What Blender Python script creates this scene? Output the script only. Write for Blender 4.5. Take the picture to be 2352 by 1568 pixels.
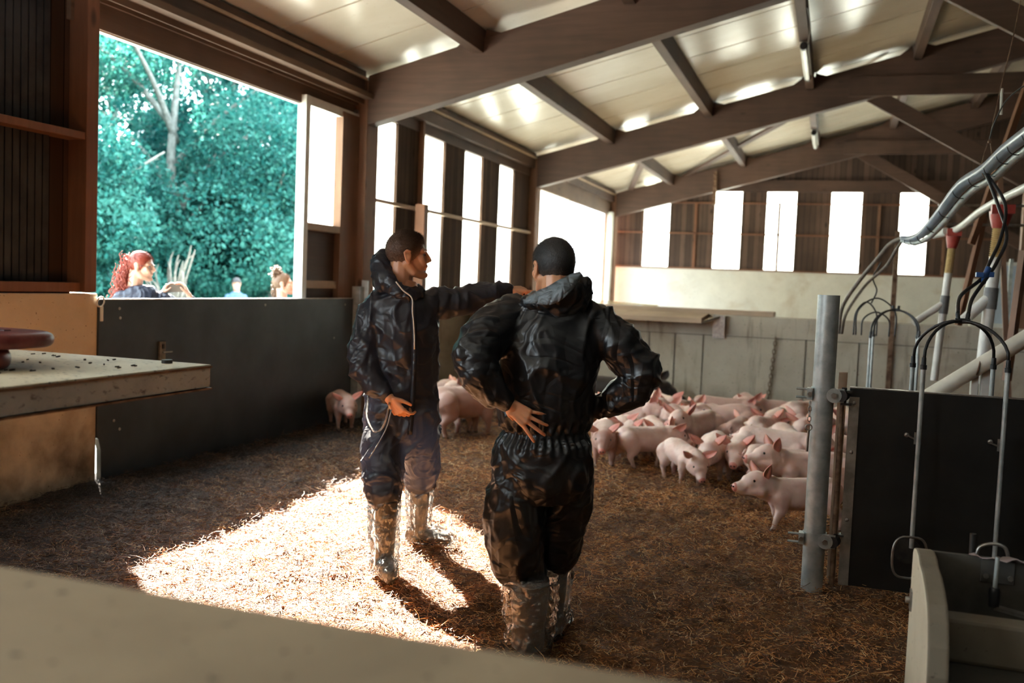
import bpy, bmesh, math, random
import numpy as np
from mathutils import Vector, Matrix, noise, Euler
from math import sin, cos, pi, radians as R
random.seed(7); rng = np.random.default_rng(11)
SC = bpy.context.scene
for o in list(bpy.data.objects): bpy.data.objects.remove(o)

# ------------------------------------------------------------------ camera
EYE = 1.55
CAM_R = Vector((0.946, 0.3215, 0.040)); CAM_U = Vector((-0.058, 0.045, 0.997)); CAM_F = Vector((-0.318, 0.946, -0.061))
CAM_F.normalize(); CAM_R = (CAM_R - CAM_F * CAM_R.dot(CAM_F)).normalized(); CAM_U = CAM_R.cross(CAM_F)
cam_d = bpy.data.cameras.new('camera'); cam = bpy.data.objects.new('camera', cam_d); SC.collection.objects.link(cam)
m = Matrix((CAM_R, CAM_U, -CAM_F)).transposed().to_4x4(); m.translation = (0, 0, EYE); cam.matrix_world = m
cam_d.sensor_width = 36; cam_d.lens = 2175 / 2352 * 36; cam_d.clip_start = .05; cam_d.clip_end = 400
cam_d.dof.use_dof = True; cam_d.dof.focus_distance = 4.5; cam_d.dof.aperture_fstop = 2.1
SC.camera = cam
# ------------------------------------------------------------------ sky and sun
w = bpy.data.worlds.new('sky'); SC.world = w; w.use_nodes = True
bg = w.node_tree.nodes['Background']; bg.inputs[0].default_value = (.80, .93, 1.0, 1); bg.inputs[1].default_value = 1.8
SUN_DIR = Vector((-1, .91, .62 * 1.352)).normalized()
sd = bpy.data.lights.new('sun', 'SUN'); sun = bpy.data.objects.new('sun', sd); SC.collection.objects.link(sun)
sd.energy = 14.5; sd.color = (1.0, .90, .76); sd.angle = R(.9)
sun.rotation_euler = SUN_DIR.to_track_quat('Z', 'Y').to_euler(); sun.location = (-30, 27, 25)
# ------------------------------------------------------------------ exposure
vs = SC.view_settings; vs.view_transform = 'Standard'; vs.look = 'None'; vs.gamma = 1; vs.use_curve_mapping = False
vs.exposure = 2.9
cy = SC.cycles
cy.max_bounces = 9; cy.diffuse_bounces = 5; cy.glossy_bounces = 3; cy.transmission_bounces = 6; cy.transparent_max_bounces = 10
cy.sample_clamp_indirect = 6; cy.caustics_reflective = False; cy.caustics_refractive = False
cy.use_denoising = True
cy.use_adaptive_sampling = True

# ------------------------------------------------------------------ helpers
class MB:
    """collects shapes in world coordinates; build() links them as one mesh object"""
    def __init__(s): s.v = []; s.f = []
    def add(s, vs, fs):
        n = len(s.v); s.v += [tuple(p) for p in vs]; s.f += [tuple(i + n for i in f) for f in fs]; return s
    def box(s, lo, hi):
        (a, b, c), (d, e, f) = lo, hi
        return s.add([(a,b,c),(d,b,c),(d,e,c),(a,e,c),(a,b,f),(d,b,f),(d,e,f),(a,e,f)],
                     [(0,3,2,1),(4,5,6,7),(0,1,5,4),(1,2,6,5),(2,3,7,6),(3,0,4,7)])
    def bar(s, p, q, w, h, up=(0, 0, 1)):
        p, q = Vector(p), Vector(q); d = (q - p).normalized(); u = Vector(up); r = d.cross(u).normalized(); u = r.cross(d)
        r *= w / 2; u *= h / 2
        return s.add([p-r-u,p+r-u,p+r+u,p-r+u,q-r-u,q+r-u,q+r+u,q-r+u],
                     [(0,1,2,3),(7,6,5,4),(0,4,5,1),(1,5,6,2),(2,6,7,3),(3,7,4,0)])
    def hexa(s, pts):   # 8 corners, bottom ring then top ring
        return s.add(pts, [(0,3,2,1),(4,5,6,7),(0,1,5,4),(1,2,6,5),(2,3,7,6),(3,0,4,7)])
    def prism(s, pts, d):   # planar polygon extruded by vector d
        n = len(pts); d = Vector(d); a = [Vector(p) for p in pts]; b = [p + d for p in a]
        return s.add(a + b, [tuple(range(n))[::-1], tuple(range(n, 2*n))] + [(i, (i+1) % n, (i+1) % n + n, i + n) for i in range(n)])
    def tube(s, pts, r, n=8, closed=False, cap=True):
        pts = [Vector(p) for p in pts]; N = len(pts); rs = r if hasattr(r, '__len__') else [r] * N
        base = len(s.v); u = None
        for i, p in enumerate(pts):
            a = pts[i-1] if (i > 0 or closed) else p; b = pts[(i+1) % N] if (i < N-1 or closed) else p
            t = (b - a).normalized()
            if u is None: u = t.orthogonal().normalized()
            else:
                u = u - t * u.dot(t); u = u.normalized() if u.length > 1e-6 else t.orthogonal().normalized()
            v = t.cross(u)
            for k in range(n):
                an = 2 * pi * k / n; s.v.append(tuple(p + (u * cos(an) + v * sin(an)) * rs[i]))
        for i in range(N if closed else N - 1):
            for k in range(n):
                j = (i+1) % N
                s.f.append((base+i*n+k, base+i*n+(k+1) % n, base+j*n+(k+1) % n, base+j*n+k))
        if cap and not closed:
            s.f.append(tuple(base + k for k in range(n))[::-1]); s.f.append(tuple(base + (N-1)*n + k for k in range(n)))
        return s
    def cyl(s, p, q, r, n=20): return s.tube([p, q], r, n)
    def ball(s, c, r, n=12, sc=(1, 1, 1)):
        c = Vector(c); vs = []; fs = []; m_ = n // 2 + 1
        for i in range(m_ + 1):
            th = pi * i / m_
            for k in range(n):
                ph = 2 * pi * k / n; vs.append((c.x + r*sc[0]*sin(th)*cos(ph), c.y + r*sc[1]*sin(th)*sin(ph), c.z + r*sc[2]*cos(th)))
        for i in range(m_):
            for k in range(n): fs.append((i*n+k, (i+1)*n+k, (i+1)*n+(k+1) % n, i*n+(k+1) % n))
        return s.add(vs, fs)
    def build(s, name, mat, parent=None, smooth=False, bevel=0, **kw):
        me = bpy.data.meshes.new(name); L = parent_loc(parent)
        me.from_pydata([(a - L.x, b - L.y, c - L.z) for a, b, c in s.v], [], s.f)
        bm = bmesh.new(); bm.from_mesh(me); bmesh.ops.remove_doubles(bm, verts=bm.verts, dist=1e-6); bmesh.ops.recalc_face_normals(bm, faces=bm.faces); bm.to_mesh(me); bm.free()
        return link(name, me, mat, parent, smooth, bevel, **kw)
def parent_loc(p):
    L = Vector((0, 0, 0))
    while p: L += p.location; p = p.parent
    return L
def link(name, me, mat, parent=None, smooth=False, bevel=0, label=None, cat=None, group=None, kind=None):
    o = bpy.data.objects.new(name, me); SC.collection.objects.link(o); o.parent = parent
    if mat: me.materials.append(mat)
    if smooth: me.shade_smooth()
    if smooth == 'auto': me.set_sharp_from_angle(angle=R(40))
    if bevel:
        b = o.modifiers.new('bevel', 'BEVEL'); b.width = bevel; b.segments = 2; b.limit_method = 'ANGLE'; b.harden_normals = False
    tag(o, label, cat, group, kind); return o
def tag(o, label=None, cat=None, group=None, kind=None):
    if label: o['label'] = label
    if cat: o['category'] = cat
    if group: o['group'] = group
    if kind: o['kind'] = kind
    return o
def thing(name, loc, label, cat, group=None):
    o = bpy.data.objects.new(name, None); SC.collection.objects.link(o); o.location = loc; o.empty_display_size = .1
    return tag(o, label, cat, group)
def copy_tree(o, parent=None):
    c = o.copy(); SC.collection.objects.link(c); c.parent = parent
    for ch in list(o.children): copy_tree(ch, c)
    return c
def smoothpath(pts, n=8):
    """Catmull-Rom through points"""
    P = [Vector(p) for p in pts]; out = []
    for i in range(len(P) - 1):
        a = P[i-1] if i else P[0] * 2 - P[1]; b, c = P[i], P[i+1]; d = P[i+2] if i + 2 < len(P) else P[-1] * 2 - P[-2]
        for k in range(n):
            t = k / n; out.append(.5 * ((2*b) + (c-a)*t + (2*a-5*b+4*c-d)*t*t + (3*b-a-3*c+d)*t**3))
    out.append(P[-1]); return out

# ------------------------------------------------------------------ materials
MATS = {}
def mat(name, col=(.5, .5, .5), rough=.6, metal=0, spec=.5):
    m = bpy.data.materials.new(name); m.use_nodes = True; b = m.node_tree.nodes['Principled BSDF']
    b.inputs['Base Color'].default_value = (*col, 1); b.inputs['Roughness'].default_value = rough
    b.inputs['Metallic'].default_value = metal; b.inputs['Specular IOR Level'].default_value = spec
    MATS[name] = m; return m
def N(m, typ, **kw):
    n = m.node_tree.nodes.new(typ)
    for k, v in kw.items():
        if k in n.inputs: n.inputs[k].default_value = v
        else: setattr(n, k, v)
    return n
def L(m, a, b): m.node_tree.links.new(a, b)
def coords(m, scale=(1, 1, 1), gen=False):
    t = N(m, 'ShaderNodeTexCoord'); mp = N(m, 'ShaderNodeMapping'); mp.inputs['Scale'].default_value = scale
    L(m, t.outputs['Object'], mp.inputs[0]); return mp.outputs[0]
def ramp(m, fac, stops):
    r = N(m, 'ShaderNodeValToRGB'); e = r.color_ramp.elements
    while len(e) < len(stops): e.new(.5)
    for i, (p, c) in enumerate(stops):
        e[i].position = p; e[i].color = (*c, 1) if len(c) == 3 else c
    L(m, fac, r.inputs[0]); return r.outputs[0]
def mixc(m, fac, a, b, mode='MIX'):
    x = N(m, 'ShaderNodeMix', data_type='RGBA', blend_type=mode)
    for v, i in ((fac, 0), (a, 6), (b, 7)):
        if hasattr(v, 'is_linked'): L(m, v, x.inputs[i])
        else: x.inputs[i].default_value = v if i == 0 else (*v, 1)
    return x.outputs[2]
def bump(m, h, strength=.3, dist=.01):
    b = N(m, 'ShaderNodeBump'); b.inputs['Strength'].default_value = strength; b.inputs['Distance'].default_value = dist
    L(m, h, b.inputs['Height']); L(m, b.outputs[0], m.node_tree.nodes['Principled BSDF'].inputs['Normal']); return b
def P(m): return m.node_tree.nodes['Principled BSDF']
def nz(m, vec, scale, detail=4, rough=.55, dist=0):
    n = N(m, 'ShaderNodeTexNoise'); n.inputs['Scale'].default_value = scale; n.inputs['Detail'].default_value = detail
    n.inputs['Roughness'].default_value = rough; n.inputs['Distortion'].default_value = dist; L(m, vec, n.inputs['Vector']); return n.outputs[0]

def wood(name, dark, light, axis, rough=.65, plank=0, plank_axis=0):
    m = mat(name, rough=rough); sc = [9, 9, 9]; sc[axis] = .6
    v = coords(m, sc); g = nz(m, v, 2.2, 6, .62, .2)
    c = ramp(m, g, [(.2, [(a*.75+b*.25) for a, b in zip(dark, light)]), (.5, [(a+b)/2 for a, b in zip(dark, light)]), (.8, [(a*.2+b*.8) for a, b in zip(dark, light)])])
    sc2 = [3.2, 3.2, 3.2]; sc2[axis] = 1.3
    vo = N(m, 'ShaderNodeTexVoronoi'); vo.inputs['Scale'].default_value = 1.2; L(m, coords(m, sc2), vo.inputs['Vector'])
    kn = ramp(m, vo.outputs['Distance'], [(.0, (1, 1, 1)), (.06, (.8, .8, .8)), (.13, (0, 0, 0))])
    c = mixc(m, kn, c, [x * .35 for x in dark])
    big = nz(m, coords(m), 1.1, 3); c = mixc(m, ramp(m, big, [(.35, (0, 0, 0)), (.7, (.55, .55, .55))]), c, [x * .55 for x in dark])
    if plank:
        sx = N(m, 'ShaderNodeSeparateXYZ'); L(m, coords(m), sx.inputs[0])
        k = N(m, 'ShaderNodeMath', operation='MULTIPLY'); k.inputs[1].default_value = 1 / plank; L(m, sx.outputs[plank_axis], k.inputs[0])
        fl = N(m, 'ShaderNodeMath', operation='FLOOR'); L(m, k.outputs[0], fl.inputs[0])
        wn = N(m, 'ShaderNodeTexWhiteNoise', noise_dimensions='1D'); L(m, fl.outputs[0], wn.inputs['W'])
        c = mixc(m, ramp(m, wn.outputs['Value'], [(0, (0, 0, 0)), (1, (.7, .7, .7))]), c, [x * .45 for x in dark])
        fr = N(m, 'ShaderNodeMath', operation='FRACT'); L(m, k.outputs[0], fr.inputs[0])
        c = mixc(m, ramp(m, fr.outputs[0], [(0, (1, 1, 1)), (.05, (1, 1, 1)), (.08, (0, 0, 0))]), c, (.006, .004, .003))
    L(m, c, P(m).inputs['Base Color']); bump(m, g, .35, .004); return m
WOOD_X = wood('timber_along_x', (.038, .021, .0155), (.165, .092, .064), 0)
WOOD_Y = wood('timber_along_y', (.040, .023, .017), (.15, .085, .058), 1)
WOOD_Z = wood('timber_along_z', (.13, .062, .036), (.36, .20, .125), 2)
BOARD_Y = wood('cladding_boards_side', (.045, .027, .020), (.14, .085, .060), 2, .9, plank=.12, plank_axis=1)
for m_ in (BOARD_Y,): P(m_).inputs['Specular IOR Level'].default_value = .15
BOARD_X = wood('cladding_boards_gable', (.065, .040, .030), (.22, .14, .105), 2, .9, plank=.12, plank_axis=0)
ORANGE_WOOD = wood('reddish_timber', (.12, .045, .022), (.30, .13, .065), 2)
PALE_WOOD = wood('pale_plank', (.40, .28, .19), (.62, .48, .35), 0)

def concrete(name, a, b, stain_shade, rough=.75, streak=True, gz=.32, gk=.4):
    m = mat(name, rough=rough); v = coords(m)
    c = ramp(m, nz(m, v, 2.3, 6, .65), [(.3, a), (.7, b)])
    c = mixc(m, ramp(m, nz(m, v, 1.1, 4, .6, .8), [(.52, (0, 0, 0)), (.72, (.8, .8, .8))]), c, stain_shade)
    st = nz(m, coords(m, (7, 7, .8)), 1.5, 5)
    if streak: c = mixc(m, ramp(m, st, [(.60, (0, 0, 0)), (.74, (.6, .6, .6))]), c, [x * .5 for x in stain_shade])
    sp = nz(m, v, 42, 2); c = mixc(m, ramp(m, sp, [(.68, (0, 0, 0)), (.74, (.8, .8, .8))]), c, [x * .3 for x in stain_shade])
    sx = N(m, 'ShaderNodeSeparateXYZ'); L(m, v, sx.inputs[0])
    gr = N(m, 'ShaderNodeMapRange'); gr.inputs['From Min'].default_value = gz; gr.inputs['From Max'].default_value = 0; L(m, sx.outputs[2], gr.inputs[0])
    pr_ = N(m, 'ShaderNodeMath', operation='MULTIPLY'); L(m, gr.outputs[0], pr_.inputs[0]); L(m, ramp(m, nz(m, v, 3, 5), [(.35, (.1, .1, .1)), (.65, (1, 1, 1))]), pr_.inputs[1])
    c = mixc(m, pr_.outputs[0], c, [x * gk for x in stain_shade])
    L(m, c, P(m).inputs['Base Color']); bump(m, nz(m, v, 30, 5), .25, .004); return m
CONC = concrete('cast_concrete', (.45, .40, .31), (.57, .52, .42), (.34, .25, .16))
CONC_L = concrete('cream_concrete', (.54, .44, .31), (.66, .55, .40), (.30, .17, .085), streak=False, gz=1.05, gk=.22)  # tall brown gradient paints in the shade low on the wall
CONC_W = concrete('pale_concrete', (.60, .60, .56), (.72, .72, .67), (.50, .44, .36), streak=False)

def simple_noise(name, a, b, scale, rough, metal=0, bs=.1, bd=.003, lo=.35, hi=.65, spec=.5):
    m = mat(name, rough=rough, metal=metal, spec=spec); v = coords(m); h = nz(m, v, scale, 5)
    L(m, ramp(m, h, [(lo, a), (hi, b)]), P(m).inputs['Base Color'])
    if bs: bump(m, nz(m, v, scale * 4, 4), bs, bd)
    return m
GALV = simple_noise('galvanised_steel', (.33, .37, .37), (.52, .56, .55), 14, .45, .45)
STEEL = simple_noise('dull_steel', (.28, .27, .25), (.45, .43, .40), 25, .38, .9)
RUST = simple_noise('rusty_steel', (.10, .05, .03), (.26, .17, .11), 18, .6, .5)
DARKMETAL = simple_noise('dark_metal', (.02, .02, .02), (.05, .045, .04), 20, .5, .4)
RUBBER = mat('black_rubber', (.012, .013, .015), .42)
BLACKBOARD = simple_noise('black_plastic_board', (.005, .005, .005), (.014, .014, .013), 6, .45, 0, .05)
GREYBOARD = simple_noise('dark_grey_plastic_board', (.017, .025, .031), (.033, .046, .056), 3, .42, 0, .05)
WHITEPIPE = simple_noise('white_plastic_pipe', (.60, .59, .54), (.74, .73, .68), 9, .35)
BLUEPIPE = simple_noise('blue_grey_plastic_pipe', (.16, .20, .25), (.22, .26, .31), 9, .28)
REDPLASTIC = simple_noise('red_plastic', (.30, .03, .025), (.42, .06, .045), 12, .4)
BLUEPLASTIC = mat('blue_plastic', (.02, .08, .25), .4)
WHITEPAINT = simple_noise('white_paint', (.62, .63, .60), (.75, .76, .72), 6, .5)
YELLOWED = simple_noise('yellowed_plastic', (.5, .36, .16), (.62, .46, .22), 30, .5)
def ceiling_mat():
    m = mat('cream_coated_ceiling_sheet', rough=.24); v = coords(m); P(m).inputs['Specular IOR Level'].default_value = .7
    c = ramp(m, nz(m, coords(m, (.7, 1.2, 1)), 1.4, 5, .6), [(.3, (.68, .62, .50)), (.72, (.79, .74, .63))])
    c = mixc(m, ramp(m, nz(m, v, 35, 2), [(.70, (0, 0, 0)), (.76, (.4, .4, .4))]), c, (.3, .22, .13))
    L(m, c, P(m).inputs['Base Color'])
    P(m).inputs['Roughness'].default_value = .22
    bump(m, nz(m, coords(m, (.2, 1, .2)), 2.6, 2), .11, .02); return m
CEIL = ceiling_mat()
def translucent(name, col, t=.75):
    m = bpy.data.materials.new(name); m.use_nodes = True; nt = m.node_tree; nt.nodes.clear()
    o = nt.nodes.new('ShaderNodeOutputMaterial'); a = nt.nodes.new('ShaderNodeBsdfTranslucent'); b = nt.nodes.new('ShaderNodeBsdfDiffuse')
    g = nt.nodes.new('ShaderNodeBsdfGlossy'); g.inputs[1].default_value = .3
    x = nt.nodes.new('ShaderNodeMixShader'); x.inputs[0].default_value = t
    y = nt.nodes.new('ShaderNodeMixShader'); y.inputs[0].default_value = .05
    a.inputs[0].default_value = (*col, 1); b.inputs[0].default_value = (*col, 1)
    L(m, b.outputs[0], x.inputs[1]); L(m, a.outputs[0], x.inputs[2]); L(m, x.outputs[0], y.inputs[1]); L(m, g.outputs[0], y.inputs[2]); L(m, y.outputs[0], o.inputs[0]); return m
SHEET = translucent('translucent_light_sheet', (.86, .9, .88))
# ================================================================== THE BARN
def S(name, mb, m, **kw): return mb.build(name, m, kind='structure', **kw)
PITCH = .2615
def zr(x): return 3.20 + PITCH * (min(x, 10.2 - x) + 5)      # underside of the rafters (ridge at x = 5.1)
def zt(x): return zr(x) + .53
def zc(x): return zt(x) + .10                                # ceiling
# --- floor
def floor_h(x, y):
    n = noise.noise(Vector((x*1.3, y*1.3, 0))) * .022 + noise.noise(Vector((x*5.5, y*5.5, 3))) * .026
    n += abs(noise.noise(Vector((x*10, y*10, 7)))) * .030 + abs(noise.noise(Vector((x*23, y*23, 17)))) * .016
    return n - .020
me = bpy.data.meshes.new('floor'); nx, ny = 330, 470; x0, x1, y0, y1 = -5.2, 5.2, -1.5, 13.0
vs_ = []; fs_ = []
for j in range(ny + 1):
    for i in range(nx + 1):
        x = x0 + (x1 - x0) * i / nx; y = y0 + (y1 - y0) * j / ny; vs_.append((x, y, floor_h(x, y)))
for j in range(ny):
    for i in range(nx):
        a = j * (nx + 1) + i; fs_.append((a, a + 1, a + nx + 2, a + nx + 1))
me.from_pydata(vs_, [], fs_)
m = BED = mat('trodden_straw_bedding', rough=.85); v = coords(m)
c = ramp(m, nz(m, v, 26, 6, .7), [(.3, (.045, .018, .007)), (.5, (.17, .068, .022)), (.72, (.42, .18, .055))])
wet = nz(m, coords(m), .42, 2)
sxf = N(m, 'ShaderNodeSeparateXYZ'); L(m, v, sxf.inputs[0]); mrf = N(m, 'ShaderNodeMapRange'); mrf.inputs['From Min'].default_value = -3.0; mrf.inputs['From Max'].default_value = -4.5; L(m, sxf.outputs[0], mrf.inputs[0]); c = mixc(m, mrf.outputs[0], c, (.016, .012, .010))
c = mixc(m, ramp(m, nz(m, v, 1.8, 5, .6), [(.45, (0, 0, 0)), (.68, (.6, .6, .6))]), c, (.028, .014, .008))
L(m, c, P(m).inputs['Base Color']); bump(m, nz(m, v, 60, 6, .7), .9, .02)
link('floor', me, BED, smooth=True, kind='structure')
S('floor', MB().box((-5.2, 13.0, -.25), (15, 23, 0)), CONC)
S('floor', MB().box((5.2, -3, -.25), (15, 13, 0)), CONC)

# --- left wall, nearest bay
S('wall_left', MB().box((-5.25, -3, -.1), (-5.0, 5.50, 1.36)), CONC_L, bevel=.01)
S('wall_left', MB().box((-5.16, 1.2, 1.36), (-5.12, 5.36, 3.9)).box((-5.16, -3, 3.3), (-5.12, 1.2, 3.9)), BOARD_Y)
ribm = simple_noise('dark_ribbed_windbreak', (.020, .022, .026), (.045, .047, .050), 5, .75, spec=.2)
mb = MB()
for i in range(26): mb.box((-5.115, 5.08 - i * .062, 1.44), (-5.09, 5.13 - i * .062, 2.425))
for i in range(26): mb.box((-5.115, 5.08 - i * .062, 2.48), (-5.09, 5.13 - i * .062, 3.5))
S('trim_1', mb, ribm)
S('trim_2', MB().box((-5.12, 5.33, 1.37), (-4.96, 5.44, 3.6)), ORANGE_WOOD, bevel=.004)
S('trim_3', MB().box((-5.12, -3, 2.425), (-4.97, 5.33, 2.478)), ORANGE_WOOD, bevel=.004)
S('trim_4', MB().box((-5.12, -3, 1.37), (-5.0, 5.33, 1.435)), ORANGE_WOOD, bevel=.004)
# lintel zone over the opening
LINT = wood('dusty_brown_boards', (.10, .058, .034), (.24, .15, .095), 1)
S('trim_5', MB().box((-5.14, 5.3, 3.25), (-5.08, 9.4, 3.5)), LINT)
S('trim_6', MB().box((-5.155, 5.44, 3.240), (-5.10, 8.3, 3.252)), WHITEPAINT)
mb = MB(); mb.box((-5.16, -3, 3.49), (-4.86, 9.4, 3.545)); mb.box((-5.07, -3, 3.43), (-5.045, 9.4, 3.49)); mb.box((-4.99, -3, 3.44), (-4.97, 9.4, 3.49))
S('trim_7', mb, LINT)
for a, b in ((-3, 9.42), (9.72, 15.7), (16.05, 22.0)):
    S('trim_8', MB().box((-5.15, a, 3.545), (-4.97, b, 3.80)), WOOD_Y)
    S('trim_9', MB().box((-4.97, a, 3.70), (-4.95, b, 3.73)), PALE_WOOD)
# jamb, small light and board panel at the right of the opening
S('trim_10', MB().box((-5.12, 8.29, 1.2), (-5.02, 8.375, 3.33)), WHITEPAINT, bevel=.004)
S('trim_11', MB().box((-5.12, 8.375, 3.24), (-5.03, 9.4, 3.33)), WHITEPAINT)
S('trim_12', MB().box((-5.12, 8.375, 2.01), (-5.022, 9.03, 2.08)), PALE_WOOD)
S('window_1', MB().box((-5.13, 8.375, 2.08), (-5.11, 9.15, 3.25)), SHEET)
S('trim_13', MB().box((-5.13, 9.03, 1.2), (-5.02, 9.4, 3.3)), WOOD_Z)
S('wall_left', MB().box((-5.13, 8.375, 0), (-5.09, 9.1, 2.01)), WOOD_Y)
S('trim_14', MB().box((-5.09, 8.375, 1.42), (-5.05, 9.1, 1.50)), PALE_WOOD)
# --- left wall, second bay: concrete plinth, light strips between board panels
S('wall_left', MB().box((-5.3, 9.2, -.1), (-5.0, 15.9, 1.20)), CONC, bevel=.01)
S('trim_15', MB().box((-5.15, 9.6, 1.20), (-4.98, 15.8, 1.235)), CONC_W)
strips = [(9.74, 10.45), (11.2, 11.92), (12.64, 13.38), (14.12, 14.85)]
prev = 9.7
for i, (a, b) in enumerate(strips + [(15.7, 15.7)]):
    if a - prev > .05: S('wall_left', MB().box((-5.10, prev, 1.235), (-5.06, a, 3.6)), BOARD_Y)
    if b > a: S('window_%d' % (i + 2), MB().box((-5.125, a - .02, 1.235), (-5.105, b + .02, 3.42)), SHEET)
    prev = b
S('trim_16', MB().box((-5.14, 9.7, 3.41), (-5.05, 15.7, 3.56)), WOOD_Y)
S('trim_17', MB().box((-5.06, 9.7, 2.42), (-5.0, 15.8, 2.46)), PALE_WOOD)
S('trim_18', MB().box((-5.06, 11.05, 1.235), (-5.0, 11.11, 3.55)), WOOD_Z)
S('trim_19', MB().box((-5.2, 9.6, 1.36), (-4.9, 9.72, 1.9)), CONC_W) if False else None
# --- third bay: light sheet, then an open doorway
S('wall_left', MB().box((-5.3, 15.9, -.1), (-5.0, 18.2, 1.20)), CONC, bevel=.01)
S('window_6', MB().box((-5.125, 16.0, 1.2), (-5.105, 18.25, 3.25)), SHEET)
S('trim_20', MB().box((-5.14, 18.2, 0), (-5.05, 18.27, 3.25)), WHITEPAINT)
S('trim_21', MB().box((-5.14, 16.0, 3.25), (-5.05, 22.0, 3.56)), LINT)
S('trim_22', MB().box((-5.06, 21.65, 0), (-4.96, 21.85, 3.3)), CONC_W)
# --- gable wall
S('wall_back', MB().box((-5.2, 22.4, 0), (15.2, 22.7, 2.055)), CONC_W)
gs = [(-4.36, -3.75), (-2.71, -2.10), (-1.545, -.90), (-.15, .49), (1.28, 1.85)]
prev = -5.2
for i, (a, b) in enumerate(gs + [(15.2, 15.2)]):
    S('wall_back', MB().prism([(prev, 22.46, 2.055), (a, 22.46, 2.055), (a, 22.46, zc(a) + .03)] + ([(5.1, 22.46, zc(5.1) + .03)] if prev < 5.1 < a else []) + [(prev, 22.46, zc(prev) + .03)], (0, .04, 0)), BOARD_X)
    top = 4.10 if i == 0 else 3.88
    if b > a:
        S('window_%d' % (7 + i), MB().box((a - .02, 22.505, 2.055), (b + .02, 22.525, top)), SHEET)
        S('wall_back', MB().prism([(a, 22.46, top), (b, 22.46, top), (b, 22.46, zc(b) + .03), (a, 22.46, zc(a) + .03)], (0, .04, 0)), BOARD_X)
    prev = b
S('trim_23', MB().box((-2.9, 22.36, 3.86), (6, 22.455, 4.12)), WOOD_X)
S('trim_24', MB().box((-5.0, 22.40, 2.875), (6, 22.455, 2.91)), ORANGE_WOOD)
S('trim_25', MB().box((-4.0, 22.40, 3.585), (6, 22.455, 3.615)), ORANGE_WOOD)
S('trim_26', MB().box((-5.0, 22.38, 2.055), (6, 22.46, 2.095)), ORANGE_WOOD)
for x in (-3.14, -1.26, .86, 2.2, 4.0): S('trim_27', MB().box((x - .03, 22.40, 2.09), (x + .03, 22.455, 3.59)), ORANGE_WOOD if x < -3 else WOOD_Z)
ABSORBERWOOD = wood('light_absorbing_boards', (.012, .009, .008), (.035, .026, .021), 2, plank=.14, plank_axis=1)
# --- right and rear walls out of sight, so the barn is closed
S('wall_right', MB().box((15.0, -3, 0), (15.2, 22.7, 3.9)), BOARD_Y)
S('wall_light_absorber', MB().box((5.35, -3, 0), (5.45, 22.4, zc(5.1) - .1)), ABSORBERWOOD)  # unseen dark wall, added to soak up light and darken the right side
S('wall_rear', MB().box((-5.2, -3.2, 0), (15.2, -3, 6.6)), BOARD_X)
# --- roof
mb = MB(); y = -3.2; seams = []
while y < 22.7:
    for (xa, xb) in ((-5.35, 5.1), (5.1, 15.5)):
        za, zb_ = zc(xa) if xa > -5.3 else zc(-5) - .35 * PITCH, zc(min(xb, 15.2)) - (.3 * PITCH if xb > 15.2 else 0)
        ye = min(y + .968, 22.7)
        mb.hexa([(xa, y, za), (xb, y, zb_), (xb, ye, zb_), (xa, ye, za), (xa, y, za + .05), (xb, y, zb_ + .05), (xb, ye, zb_ + .05), (xa, ye, za + .05)])
    y += 1.0
S('ceiling', mb, CEIL)
S('ceiling', MB().prism([(-5.4, -3.25, zc(-5) - .1 + .06), (5.1, -3.25, zc(5.1) + .06), (15.55, -3.25, zc(15.2) - .09 + .06), (15.55, -3.25, zc(15.2) + .1), (5.1, -3.25, zc(5.1) + .22), (-5.4, -3.25, zc(-5) + .1)], (0, 26, 0)), DARKMETAL)
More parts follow.
